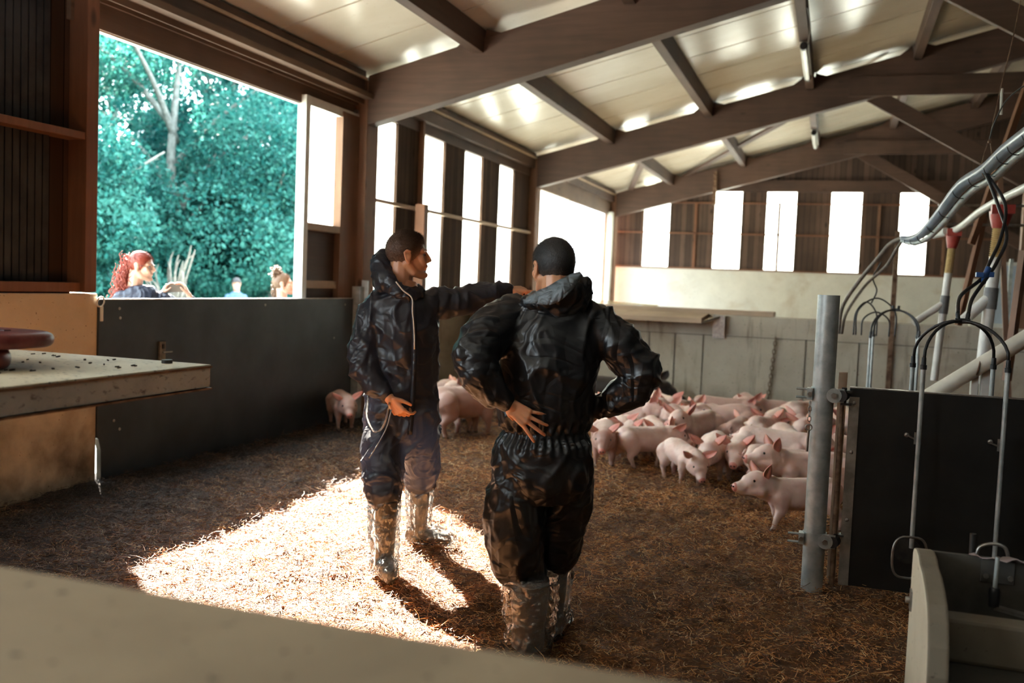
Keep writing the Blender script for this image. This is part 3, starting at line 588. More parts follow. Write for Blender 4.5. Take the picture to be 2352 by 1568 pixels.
# pallid window and framing beyond the partition
S('window_13', MB().box((2.30, 16.0, 1.22), (2.60, 16.03, 2.12)), simple_noise('pale_blue_sheet', (.42, .52, .62), (.55, .64, .72), 3, .3, bs=0))
mb = MB(); mb.box((2.0, 15.96, 1.16), (2.68, 16.06, 1.24)); mb.box((2.24, 15.97, 1.24), (2.30, 16.05, 2.14)); mb.box((2.24, 15.97, 2.12), (2.66, 16.05, 2.17)); S('trim_29', mb, WHITEPAINT, bevel=.004)
S('trim_30', MB().box((2.62, 15.9, 0), (2.76, 16.05, 4.6)), WOOD_Z)
MB().box((2.42, 15.5, 0), (2.47, 15.55, 2.2)).build('steel_upright', GALV, label='thin grey steel upright before the pale blue window', cat='post')
for a, b, lb in (((1.46, 11.12, 2.45), (1.27, 11.0, 1.30), 'short orange-brown slanting timber between the two drop tubes'), ((1.70, 10.2, 3.9), (1.22, 10.0, 2.1), 'long brown slanting timber at the right edge under the roof'), ((1.50, 8.97, 2.0), (1.43, 8.9, .9), 'upright pale timber at the right edge behind the drop tube'), ((1.62, 11.5, 3.1), (1.93, 11.5, 0), 'steep dark timber crossing behind the feed pipe')):
    MB().bar(a, b, .055, .055).build('timber_brace', ORANGE_WOOD if 'orange' in lb or 'long' in lb else WOOD_Z, label=lb, cat='timber')
for z, lb in ((2.56, 'upper'), (2.36, 'lower')):
    MB().tube([(1.0, 11.0, z), (3.6, 11.3, z + .02)], .014, 8).build('steel_rail', STEEL, label=lb + ' of two thin horizontal steel rails behind the feed pipe', cat='rail')
# suspension wire of the pipe bundle
t = thing('suspension_wire', (.91, 6.9, 2.5), 'thin wire with a knot holding the pipe bundle up to the roof', 'wire')
MB().tube(smoothpath([(1.13, 7.10, 4.6), (1.051, 7.036, 3.532), (.962, 6.969, 2.959), (.912, 6.93, 2.62)]), .0035, 6).build('wire', RUST, t, smooth=True)
MB().tube(smoothpath([(.912, 6.93, 2.62), (.885, 6.92, 2.52), (.87, 6.90, 2.42), (.90, 6.88, 2.36), (.935, 6.90, 2.44), (.915, 6.93, 2.62)]), .0035, 6).build('loop', RUST, t, smooth=True)
MB().tube(smoothpath([(.912, 6.93, 2.62), (.93, 6.9, 2.72), (.99, 6.8, 2.86), (1.12, 6.6, 2.93), (1.3, 6.4, 2.9)]), .0045, 6).build('wire', RUBBER, t, smooth=True)
MB().ball((.912, 6.93, 2.60), .012, 8).build('knot', RUST, t, smooth=True)
MB().cyl((.984, 7.08, 2.973), (.988, 7.07, 2.80), .009, 8).build('white_tube', WHITEPIPE, label='short thin white tube hanging beside the suspension wire', cat='tube')
# --- concrete trough in the near right corner
t = thing('feed_trough', (.4, 3.3, 0), 'concrete feed trough in the bottom right corner with a cream end wall', 'trough')
prof = [(3.62, -.02), (3.62, .655), (3.60, .675), (3.52, .69), (3.44, .69), (3.38, .675), (3.28, .672), (3.18, .655), (3.10, .63), (3.04, .59), (3.0, .53), (2.975, .45), (2.97, .3), (2.97, -.02)]
CREAM = concrete('cream_end_concrete', (.62, .56, .42), (.74, .68, .54), (.36, .26, .15), streak=False)
MB().prism([(.322, a, b) for a, b in prof], (.062, 0, 0)).build('end_wall', CREAM, t, bevel=.008); ew = bpy.data.objects['end_wall'].data; ew.materials.append(concrete('shaded_side_concrete', (.17, .14, .10), (.26, .22, .16), (.10, .075, .05), streak=False))
for p_ in ew.polygons: p_.material_index = 0 if p_.normal.x < -.5 else 1  # faces turned from the light get browner concrete, their shade painted in
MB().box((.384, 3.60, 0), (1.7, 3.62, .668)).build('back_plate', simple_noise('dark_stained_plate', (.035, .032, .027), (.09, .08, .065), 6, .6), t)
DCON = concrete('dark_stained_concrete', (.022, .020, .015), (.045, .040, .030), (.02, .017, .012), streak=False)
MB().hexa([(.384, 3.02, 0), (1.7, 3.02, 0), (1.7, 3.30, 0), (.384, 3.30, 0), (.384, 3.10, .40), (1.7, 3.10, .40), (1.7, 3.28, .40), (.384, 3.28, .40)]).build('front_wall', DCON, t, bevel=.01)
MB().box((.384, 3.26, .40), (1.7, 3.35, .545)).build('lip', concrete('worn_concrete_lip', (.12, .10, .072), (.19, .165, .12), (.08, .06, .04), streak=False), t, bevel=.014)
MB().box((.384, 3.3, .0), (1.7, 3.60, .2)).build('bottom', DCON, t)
for y, z in ((3.55, .50), (3.07, .33)):
    c = MB().box((.316, y - .022, z - .035), (.322, y + .022, z + .035)).build('wall_washer', STEEL, t); MB().cyl((.302, y, z), (.317, y, z), .011, 12).build('nut', STEEL, c, smooth='auto')
c = MB().box((.54, 3.592, .585), (.645, 3.60, .665)).build('fixing_plate', STEEL, t, bevel=.002); c.data.materials[0] = simple_noise('dark_steel_plate', (.09, .09, .085), (.16, .155, .14), 9, .45, .6)
for x in (.556, .632): MB().cyl((x, 3.580, .608), (x, 3.593, .608), .009, 6).build('bolt', STEEL, c)
c = MB().cyl((.574, 3.5, .70), (.572, 3.5, .585), .007, 12).build('nipple_pipe', GALV, t, smooth='auto')
MB().tube([(.572, 3.5, .595), (.572, 3.5, .585), (.572, 3.5, .53)], [.014, .019, .017], 14).build('nipple', RUBBER, c, smooth='auto')
MB().bar((.575, 3.5, .528), (.70, 3.47, .515), .03, .012).build('push_lever', STEEL, c)
MB().cyl((.525, 3.7, .60), (.523, 3.7, .725), .011, 12).build('stub_pipe', DARKMETAL, t, smooth='auto')
MB().tube(smoothpath([(.535, 3.69, .64), (.545, 3.69, .68), (.585, 3.69, .698), (.625, 3.69, .69), (.64, 3.69, .65)]), .0065, 10).build('guard_ring', STEEL, t, smooth=True)
# torn strip of film on the back edge
mb = MB(); pts = []
for i in range(22):
    x = .50 + i * .018; pts.append((x, 3.60 + .012 * sin(i * 1.3), .672 + .006 * sin(i * 2.1) + .004 * cos(i))); pts.append((x + .004, 3.57 + .012 * sin(i * .9), .676 + .006 * sin(i * 1.7 + 1)))
mb.add(pts, [(2*i, 2*i+1, 2*i+3, 2*i+2) for i in range(21)]); o = mb.build('film_strip', simple_noise('pinkish_film', (.35, .25, .24), (.5, .42, .42), 14, .3), t, smooth=True); md = o.modifiers.new('solid', 'SOLIDIFY'); md.thickness = .003
# ================================================================== LEFT SIDE: yard gate, hatch cover, near wall
t = thing('yard_gate', (-4.99, 5.5, 0), 'dark grey solid gate closing the lower half of the big side opening', 'gate')
MB().prism([(-5.03, 5.495, 1.315), (-5.03, 5.495, .315), (-5.03, 5.512, .30), (-5.03, 5.535, .22), (-5.03, 5.54, -.05), (-5.03, 9.32, -.05), (-5.03, 9.32, 1.315)], (.045, 0, 0)).build('panel', GREYBOARD, t, bevel=.004)
MB().box((-5.034, 5.495, 1.315), (-4.981, 9.28, 1.322)).build('top_edge', WHITEPAINT, t)
for y, z in ((5.70, 1.25), (5.71, 1.18), (9.12, 1.25), (5.66, .42), (5.72, .35), (7.6, 1.26), (8.9, .9)): MB().ball((-4.983, y, z), .012, 10, (.5, 1, 1)).build('bolt', STEEL, t, smooth=True)
c = MB().box((-4.985, 6.13, .80), (-4.965, 6.20, .985)).build('latch', simple_noise('brown_steel', (.12, .10, .07), (.22, .18, .13), 22, .5, .6), t, bevel=.004)
MB().box((-4.965, 6.155, .93), (-4.955, 6.175, .965)).build('slot', DARKMETAL, c); MB().cyl((-4.96, 6.16, .90), (-4.96, 6.27, .90), .006, 8).build('pin', STEEL, c)
t = thing('hinge_fitting', (-4.99, 5.52, 1.25), 'bright white hinge and hook at the top left corner of the grey gate', 'hinge')
MB().box((-5.02, 5.505, 1.16), (-4.975, 5.53, 1.27)).build('plate', WHITEPAINT, t, bevel=.003)
MB().tube([Vector((-4.98, 5.505, 1.30)) + Vector((.2 * sin(a), cos(a), sin(a))) * .035 for a in np.linspace(0, 2*pi, 17)[:-1]], .006, 8, closed=True).build('hook', WHITEPAINT, t, smooth=True)
S('trim_31', MB().box((-4.93, 9.385, 1.0), (-4.85, 9.40, 1.52)), GALV)
S('trim_32', MB().box((-5.0, 9.30, 0), (-4.90, 9.40, 1.45)), GALV)
MB().box((-4.93, 10.72, 0), (-4.80, 10.84, 2.48)).build('timber_post', ORANGE_WOOD, bevel=.006, label='short lit timber post standing before the light strips behind the young man', cat='post')
# cobwebs: wispy threads under the eaves
t = thing('hatch_cover', (-3.4, 2.1, 0), 'low table-like insulated cover at the left with a cream top and grey metal edge', 'cover')
TOP = mat('cream_board_top', rough=.55); v = coords(TOP)
c_ = ramp(TOP, nz(TOP, v, 4, 5), [(.3, (.56, .49, .34)), (.7, (.70, .63, .47))]); c_ = mixc(TOP, ramp(TOP, nz(TOP, coords(TOP, (1, 2.2, 1)), 28, 3, .6), [(.60, (0, 0, 0)), (.68, (.9, .9, .9))]), c_, (.09, .06, .035))
L(TOP, c_, P(TOP).inputs['Base Color'])
EDGE = mat('scuffed_blue_grey_edge', rough=.45, metal=.15); v = coords(EDGE)
c_ = ramp(EDGE, nz(EDGE, v, 7, 6, .7), [(.3, (.30, .34, .35)), (.7, (.46, .50, .50))]); c_ = mixc(EDGE, ramp(EDGE, nz(EDGE, coords(EDGE, (1, 1, 2)), 24, 4, .6), [(.57, (0, 0, 0)), (.68, (.8, .8, .8))]), c_, (.07, .07, .065))
L(EDGE, c_, P(EDGE).inputs['Base Color'])
MB().box((-4.95, 1.25, 1.115), (-2.205, 2.985, 1.196)).build('core', EDGE, t)
MB().box((-4.95, 1.24, 1.196), (-2.195, 2.995, 1.202)).build('top', TOP, t)
mb = MB(); mb.box((-2.205, 1.24, 1.118), (-2.192, 2.99, 1.190)); mb.box((-4.95, 2.985, 1.118), (-2.2, 2.996, 1.190)); mb.build('metal_edge', EDGE, t, bevel=.002)
mb = MB(); mb.box((-2.207, 1.23, 1.190), (-2.189, 2.998, 1.197)); mb.box((-2.225, 1.23, 1.109), (-2.188, 2.998, 1.115)); mb.build('edge_rail', RUST, t)
MB().cyl((-2.34, 2.93, 1.200), (-2.34, 2.93, 1.215), .020, 10).build('bolt', DARKMETAL, t, smooth='auto')
for x, y in ((-4.8, 1.4), (-4.8, 2.85), (-3.55, 1.4)): MB().box((x - .04, y - .04, -.02), (x + .04, y + .04, 1.115)).build('leg', WOOD_Z, t)
mb = MB(); g = random.Random(8)
for i in range(60):
    x = g.uniform(-3.1, -2.3); y = g.uniform(1.9, 2.9); an = g.uniform(0, pi); l = g.uniform(.004, .02)
    mb.bar((x, y, 1.2045), (x + l*cos(an), y + l*sin(an), 1.206), g.uniform(.003, .009), .004)
mb.build('crumbs', mat('dark_crumbs', (.03, .02, .012), .9), label='scattered dark crumbs of dirt on the cream cover top', cat='dirt', kind='stuff')
# red rounded plastic floats lying on the cover
t = thing('red_toy', (-2.75, 2.36, 1.2), 'rounded dark red plastic pig toy lying on the cream cover at the left edge', 'toy')
RED = simple_noise('scuffed_dark_red_plastic', (.10, .012, .012), (.22, .045, .04), 9, .38)
def slab(cx, cy_, cz, a, b, h, ex=.6):
    mb = MB(); prof = []; n_ = 40
    for i in range(11):
        th = -pi/2 + pi*i/10; prof.append((1 - .12 * (1 - cos(th) ** .7 if cos(th) > 1e-6 else 1), sin(th) * h / 2))
    vs = []; fs = []
    for (s_, z) in prof:
        for k in range(n_):
            an = 2*pi*k/n_; ca, sa = cos(an), sin(an); vs.append((cx + a*s_*math.copysign(abs(ca)**ex, ca), cy_ + b*s_*math.copysign(abs(sa)**ex, sa), cz + z))
    for i in range(10):
        for k in range(n_): fs.append((i*n_+k, i*n_+(k+1) % n_, (i+1)*n_+(k+1) % n_, (i+1)*n_+k))
    fs.append(tuple(range(n_))[::-1]); fs.append(tuple(10*n_ + k for k in range(n_))); return mb.add(vs, fs)
slab(-2.80, 2.30, 1.238, .28, .17, .072).build('lower_disc', RED, t, smooth=True)
slab(-2.78, 2.42, 1.298, .31, .19, .052).build('upper_disc', RED, t, smooth=True)
mb = MB()
for dy in (-.07, .05): mb.bar((-3.0, 2.42 + dy, 1.3245), (-2.62, 2.42 + dy, 1.3245), .028, .004)
mb.build('groove', mat('dark_groove', (.05, .01, .01), .6), t)
# near concrete wall under the lens
S('wall_front', MB().box((-5.2, .55, -.05), (4.5, 1.02, 1.135)), concrete('near_wall_concrete', (.25, .18, .11), (.35, .265, .17), (.10, .07, .04), streak=False), bevel=.03)
# ================================================================== ANIMALS
def fuse(mb, voxel, smooth=2, factor=.5, adapt=0):
    """union of closed shapes -> one continuous organic surface"""
    me = bpy.data.meshes.new('tmp'); me.from_pydata(mb.v, [], mb.f); o = bpy.data.objects.new('tmp', me); SC.collection.objects.link(o)
    r = o.modifiers.new('r', 'REMESH'); r.mode = 'VOXEL'; r.voxel_size = voxel; r.adaptivity = adapt
    if smooth: s_ = o.modifiers.new('s', 'SMOOTH'); s_.factor = factor; s_.iterations = smooth
    dg = bpy.context.evaluated_depsgraph_get(); out = bpy.data.meshes.new_from_object(o.evaluated_get(dg), depsgraph=dg)
    bpy.data.objects.remove(o); bpy.data.meshes.remove(me); return out
def cone(mb, p, q, r1, r2, n=14, s=(1, 1, 1)):
    """rounded tapered limb"""
    p, q = Vector(p), Vector(q); k = 5; d = q - p
    if d.length < 1e-6: return mb.ball(p, r1, n, s)
    t = d.normalized(); pts = []; rs = []
    for i in range(k): a = pi/2 * i / k; pts.append(p - t * r1 * cos(a)); rs.append(max(1e-4, r1 * sin(a)))
    pts += [p, q]; rs += [r1, r2]
    for i in range(1, k + 1): a = pi/2 * i / k; pts.append(q + t * r2 * sin(a)); rs.append(max(1e-4, r2 * cos(a)))
    return mb.tube(pts, rs, n)
def chain(mb, pts, n=14):
    for (a, b) in zip(pts[:-1], pts[1:]): cone(mb, a[:3], b[:3], a[3], b[3], n)
    return mb
def loft(mb, rings, n=28, e=1.0):
    """rings: (centre, u-radius vector, v-radius vector)"""
    b = len(mb.v)
    for (c, u, v) in rings:
        c, u, v = Vector(c), Vector(u), Vector(v)
        for k in range(n):
            a = 2*pi*k/n; ca, sa = cos(a), sin(a)
            if e != 1: ca = math.copysign(abs(ca)**e, ca); sa = math.copysign(abs(sa)**e, sa)
            mb.v.append(tuple(c + u*ca + v*sa))
    m_ = len(rings)
    for i in range(m_-1):
        for k in range(n): mb.f.append((b+i*n+k, b+i*n+(k+1) % n, b+(i+1)*n+(k+1) % n, b+(i+1)*n+k))
    mb.f.append(tuple(b+k for k in range(n))[::-1]); mb.f.append(tuple(b+(m_-1)*n+k for k in range(n))); return mb
def skinmat(name, base, var, dirty, sss=.15, rough=.5):
    m = mat(name, rough=rough); v = coords(m); oi = N(m, 'ShaderNodeObjectInfo')
    c = ramp(m, nz(m, v, 7, 4), [(.35, base), (.65, var)])
    c = mixc(m, ramp(m, oi.outputs['Random'], [(0, (0, 0, 0)), (.35, (.0, .0, .0)), (1, (.85, .85, .85))]), c, [x * y for x, y in zip(base, (.50, .38, .34))])
    sx = N(m, 'ShaderNodeSeparateXYZ'); L(m, v, sx.inputs[0])
    gr = N(m, 'ShaderNodeMapRange'); gr.inputs['From Min'].default_value = .13; gr.inputs['From Max'].default_value = .01; L(m, sx.outputs[2], gr.inputs[0])
    ad = N(m, 'ShaderNodeMath', operation='MULTIPLY'); L(m, gr.outputs[0], ad.inputs[0]); L(m, ramp(m, nz(m, v, 12, 4), [(.35, (.2, .2, .2)), (.6, (1, 1, 1))]), ad.inputs[1])
    c = mixc(m, ad.outputs[0], c, dirty)
    c = mixc(m, ramp(m, nz(m, v, 4.5, 5, .7), [(.53, (0, 0, 0)), (.70, (.6, .6, .6))]), c, dirty)
    L(m, c, P(m).inputs['Base Color']); P(m).inputs['Subsurface Weight'].default_value = sss; P(m).inputs['Subsurface Radius'].default_value = (.02, .008, .004)
    P(m).inputs['Sheen Weight'].default_value = .25; P(m).inputs['Sheen Tint'].default_value = (1, .85, .75, 1)
    bump(m, nz(m, coords(m, (1.6, 1, 1)), 34, 5, .65), .35, .006); return m
PIGSKIN = skinmat('pink_pig_skin', (.70, .47, .39), (.80, .60, .52), (.22, .12, .075))
EARSKIN = mat('pink_ear_skin', (.70, .33, .26), .5); P(EARSKIN).inputs['Subsurface Weight'].default_value = .3; P(EARSKIN).inputs['Subsurface Radius'].default_value = (.03, .008, .004)
NOSE = mat('pink_snout', (.62, .24, .19), .35)
PEYE = mat('dark_animal_eye', (.012, .008, .006), .12)
HOOF = mat('dark_hoof', (.09, .06, .045), .6)
def make_pig(pose):
    hy, hp, lift = {'down': (-10, 30, -.02), 'walk': (-8, 12, 0), 'look': (-3, 14, .0), 'stand': (-12, 20, 0), 'up': (8, -8, .025), 'sit': (20, 4, .05)}[pose]
    st = {'down': (.05, -.03, -.05, .05), 'walk': (.07, -.06, -.07, .08), 'look': (.0, .03, .02, -.02), 'stand': (0, .02, -.02, .01), 'up': (.06, -.02, -.06, .03), 'sit': (0, 0, 0, 0)}[pose]
    mb = MB(); rg = []
    for (x, z, ry, rz_) in ((-.385, .315, .03, .035), (-.375, .31, .065, .075), (-.345, .30, .098, .112), (-.29, .293, .122, .135), (-.2, .283, .133, .142), (-.08, .272, .140, .146), (.05, .268, .138, .146), (.16, .275, .126, .140), (.25, .288, .108, .126), (.32, .30, .09, .108), (.36, .305, .05, .06)):
        dz = .035 * math.exp(-((x + .14) / .16) ** 2) if pose == 'down' else 0
        if pose == 'sit': dz = (x - .25) * .30
        rg.append((((x - .2) * .86 + .2, 0, z + dz + .012), (0, ry*.92, 0), (0, 0, rz_*.90)))
    loft(mb, rg, 24)
    # head
    piv = Vector((.30, 0, .31)); M_ = Matrix.Translation(piv) @ Matrix.Rotation(R(hy), 4, 'Z') @ Matrix.Rotation(R(hp), 4, 'Y')
    T_ = lambda x, y, z: tuple(M_ @ Vector((x - .30, y, z - .31 + lift)))
    def hc(a, b): cone(mb, T_(*a[:3]), T_(*b[:3]), a[3], b[3])
    hc((.30, 0, .31, .112), (.40, 0, .335, .098)); hc((.40, .022, .335, .082), (.46, .014, .325, .066)); hc((.40, -.022, .335, .082), (.46, -.014, .325, .066)); hc((.45, 0, .312, .070), (.525, 0, .285, .052)); hc((.52, 0, .285, .049), (.562, 0, .277, .043))
    for s_ in (-1, 1): hc((.38, .060*s_, .285, .058), (.46, .034*s_, .272, .040)); hc((.42, .058*s_, .355, .024), (.45, .052*s_, .352, .02))
    hc((.43, 0, .262, .036), (.522, 0, .248, .026))
    # legs
    for s_, d in ((1, st[0]), (-1, st[1])):
        y = .075 * s_
        chain(mb, [(.20, y*.8, .26, .085), (.185 + d*.2, y*1.05, .175, .052), (.195 + d*.6, y*1.1, .105, .030), (.188 + d, y*1.1, .045, .021), (.192 + d, y*1.1, .022, .023)]); cone(mb, (.192 + d, y*1.1, .02), (.212 + d, y*1.1, .006), .021, .016)
    for s_, d in ((1, st[2]), (-1, st[3])):
        y = .08 * s_
        if pose == 'sit': chain(mb, [(-.20, y, .12, .10), (-.14, y*1.5, .10, .06), (-.25, y*1.6, .045, .03), (-.14, y*1.6, .02, .022)])
        else:
            chain(mb, [(-.215, y*.85, .29, .103), (-.18 + d*.2, y*1.1, .205, .070), (-.262 + d*.7, y*1.1, .130, .033), (-.245 + d, y*1.1, .05, .021), (-.237 + d, y*1.1, .024, .023)]); cone(mb, (-.235 + d, y*1.1, .02), (-.215 + d, y*1.1, .006), .020, .016)
    me = fuse(mb, .0105, 3, .6)
    nr = [v.normal.copy() for v in me.vertices]
    for v, n_ in zip(me.vertices, nr):
        p = v.co; k = math.exp(-((p.x - .27) / .07) ** 2) + math.exp(-((p.x + .12) / .05) ** 2) * (p.z < .3)
        v.co = p + n_ * (.004 * noise.noise(p * 9) + .0025 * noise.noise(p * 24) - .006 * k * max(0, 1 - abs(noise.noise(Vector((p.x * 16, p.y * 4, p.z * 4)))) * 3))
    for m_ in (PIGSKIN, EARSKIN, NOSE, PEYE, HOOF): me.materials.append(m_)
    nose_c = Vector(T_(.592, 0, .275)); 
    for p in me.polygons:
        c = p.center
        if (c - nose_c).length < .038: p.material_index = 2
        elif c.z < .02: p.material_index = 4
    # ears, eyes, nostrils, tail joined into the same mesh
    bm = bmesh.new(); bm.from_mesh(me)
    def leaf(base, tip, side, cup):
        base, tip, side = Vector(base), Vector(tip), Vector(side); ax = tip - base; n_ = ax.cross(side).normalized(); rows = []
        for i in range(8):
            t = i / 7; w_ = .056 * math.sin(pi * min(1, .22 + t * .80)) ** .75 * (1 - t * .25)
            row = []
            for k in range(5):
                u = (k - 2) / 2; p = base + ax * t + side.normalized() * w_ * u + n_ * (cup * (u*u - .5) * w_ + .02 * t * t)
                row.append(p)
            rows.append(row)
        for off, flip in ((0, 0), (.006, 1)):
            V_ = [[bm.verts.new(p + n_ * off) for p in r_] for r_ in rows]
            for i in range(7):
                for k in range(4):
                    q_ = (V_[i][k], V_[i][k+1], V_[i+1][k+1], V_[i+1][k]); f = bm.faces.new(q_ if flip else q_[::-1]); f.material_index = 1; f.smooth = True
            if off: 
                for i in range(7):
                    for k in (0, 4): bm.faces.new((V0[i][k], V0[i+1][k], V_[i+1][k], V_[i][k])).material_index = 1
                for k in range(4): bm.faces.new((V0[7][k], V0[7][k+1], V_[7][k+1], V_[7][k])).material_index = 1
            V0 = V_
    for s_ in (-1, 1):
        b_ = Vector(T_(.350, .070*s_, .392)); tip = Vector(T_(.385, .178*s_, .500)); sd = Vector(T_(.30, 0, .31)) - Vector(T_(.31, .006 * s_, .31))
        leaf(b_, tip, sd, .8)
    def ball(c, r, mi, sc=1):
        r_ = bmesh.ops.create_uvsphere(bm, u_segments=10, v_segments=7, radius=r, matrix=Matrix.Translation(c))
        for f in {f for v_ in r_['verts'] for f in v_.link_faces}: f.material_index = mi; f.smooth = True
    for s_ in (-1, 1): ball(Vector(T_(.460, .0660*s_, .350)), .0150, 3); ball(Vector(T_(.6035, .014*s_, .279)), .0075, 3)
    bm.to_mesh(me); bm.free()
    tl = MB(); tl.tube([(-.305 - .012*k + .0, .018*sin(k*.9), .345 + .018*cos(k*.9) - .004*k) for k in range(7)], [.011 - .001*k for k in range(7)], 8)
    n0 = len(me.vertices); bm = bmesh.new(); bm.from_mesh(me); vv = [bm.verts.new(p) for p in tl.v]
    for f in tl.f: bm.faces.new([vv[i] for i in f]).smooth = True
    bm.to_mesh(me); bm.free()
    me.shade_smooth(); me.name = 'piglet'; return me
PROTO = {k: make_pig(k) for k in ('down', 'walk', 'look', 'stand', 'up', 'sit')}
PIGS = [
    (-1.11, 7.79, -52, 0.90, 'down', 'white piglet in front of the herd, head lowered towards the viewer'),
    (-1.51, 8.20, 45, 1.00, 'walk', 'pinkish piglet seen from behind with curled tail, left of the white one'),
    (-1.84, 8.19, -79, 1.00, 'look', 'piglet facing the viewer beside the dark trouser leg'),
    (-1.75, 8.74, -75, 0.98, 'stand', 'piglet facing the viewer, second from the dark trouser leg'),
    (-0.88, 8.13, -90, 1.02, 'look', 'piglet with wide ears facing the viewer, just behind the white one'),
    (-0.66, 8.22, -91, 1.05, 'look', 'piglet with upright ears facing the viewer, alone in the gap before the long pale one'),
    (-0.40, 8.30, -9, 1.18, 'walk', 'long pale piglet walking right towards the steel post'),
    (-0.31, 7.61, -4, 1.02, 'stand', 'dark-spotted piglet standing below the long pale one'),
    (-0.06, 7.45, -164, 1.05, 'up', 'piglet looking left, its snout just left of the steel post'),
    (-0.12, 6.54, -155, 0.96, 'up', 'nearest piglet, head turned left, standing before the steel post'),
    (-1.15, 9.10, -113, 1.12, 'up', 'tan piglet raising its head in the middle of the herd'),
    (-0.97, 10.02, 180, 1.10, 'down', 'brown-shaded piglet standing sideways behind the wide-eared one'),
    (-1.12, 10.67, 0, 1.12, 'look', 'long pink piglet near the pen wall with its head at the right'),
    (-0.48, 10.02, -97, 1.10, 'look', 'grey-chested piglet facing the viewer, right of the hanging chain'),
    (-0.30, 9.62, 77, 1.05, 'sit', 'piglet sitting with its back to the viewer left of the steel post'),
    (-0.25, 10.88, 61, 1.10, 'stand', 'reddish piglet at the back left of the steel post'),
    (-0.33, 9.04, -68, 1.00, 'down', 'piglet whose ears show above the long pale back'),
    (-0.59, 9.44, 74, 0.95, 'down', 'piglet mostly hidden behind the long pale one'),
    (-1.96, 9.40, -0, 1.15, 'up', 'piglet in profile with pointed ear, looking right under the elbow'),
    (-1.71, 9.56, -40, 1.05, 'up', 'pale piglet with one tall ear standing up'),
    (-1.82, 10.77, -60, 1.05, 'look', 'piglet at the back of the herd before the black sow'),
    (-1.52, 9.68, -21, 1.05, 'up', 'piglet lifting its snout to the right in the crowd'),
    (-1.46, 10.27, 78, 1.10, 'down', 'tan piglet curving away behind the raised snout'),
    (-2.30, 10.08, -17, 1.10, 'look', 'shaded brown piglet right behind the dark coverall'),
    (-1.53, 8.87, -70, 0.95, 'look', 'small piglet peeping over the back of the pinkish one'),
    (-1.94, 8.89, -58, 1.00, 'stand', 'white-backed piglet behind the one at the trouser leg'),
    (-0.88, 11.40, -76, 1.05, 'look', 'piglet with pink ears against the pen wall right of centre'),
    (-0.69, 10.88, 14, 1.10, 'down', 'dark-shaded piglet standing sideways by the pen wall'),
    (-0.09, 9.88, -109, 1.05, 'look', 'piglet partly hidden behind the upper part of the steel post'),
    (0.20, 10.51, -81, 1.10, 'stand', 'pinkish piglet between the steel post and the black gate, farther'),
    (0.13, 8.46, -31, 1.10, 'look', 'piglet between the steel post and the black gate, nearer'),
    (-2.00, 10.27, -139, 1.05, 'look', 'piglet with turned head near the black sow'),
    (-3.46, 8.83, 56, 1.40, 'stand', 'large pale pig between the two men, back sloping'),
    (-3.71, 10.09, -140, 1.10, 'up', 'pig with pricked ears looking left between the two men'),
    (-4.11, 10.03, 92, 1.10, 'down', 'rounded pale rump of a pig beside the young man'),
    (-3.67, 9.18, 132, 1.05, 'down', 'small pig back showing just above the large pale pig'),
    (-4.73, 8.66, -51, 1.00, 'look', 'lone piglet by the grey gate, left of the young man'),
    (-1.26, 10.23, -123, 1.00, 'stand', 'half-hidden pale piglet in the middle back row'),
    (-0.81, 9.31, 85, 1.00, 'stand', 'dim piglet turned away in the gap of the herd'),
]
for i, (x, y, a, s_, pz, lab) in enumerate(PIGS):
    s_ *= .86
    o = bpy.data.objects.new('piglet' if s_ < 1.0 else 'pig', PROTO[pz]); SC.collection.objects.link(o)
    o.location = (x, y, floor_h(x, y) + (-.045 if pz == 'sit' else 0)); o.rotation_euler.z = R(a); o.scale = (s_, s_, s_)
    tag(o, lab, 'pig', 'piglets standing in the straw')
SOW = skinmat('black_sow_skin', (.018, .013, .012), (.035, .026, .023), (.05, .03, .02), .02, .6)
me = PROTO['walk'].copy(); me.materials.clear()
for m_ in (SOW, SOW, SOW, PEYE, HOOF): me.materials.append(m_)
o = bpy.data.objects.new('sow', me); SC.collection.objects.link(o); o.location = (-2.75, 12.15, -.16); o.rotation_euler = (0, 0, R(12)); o.scale = (1.75, 1.5, 1.32)
tag(o, 'large black sow standing along the pen wall behind the piglets', 'pig')
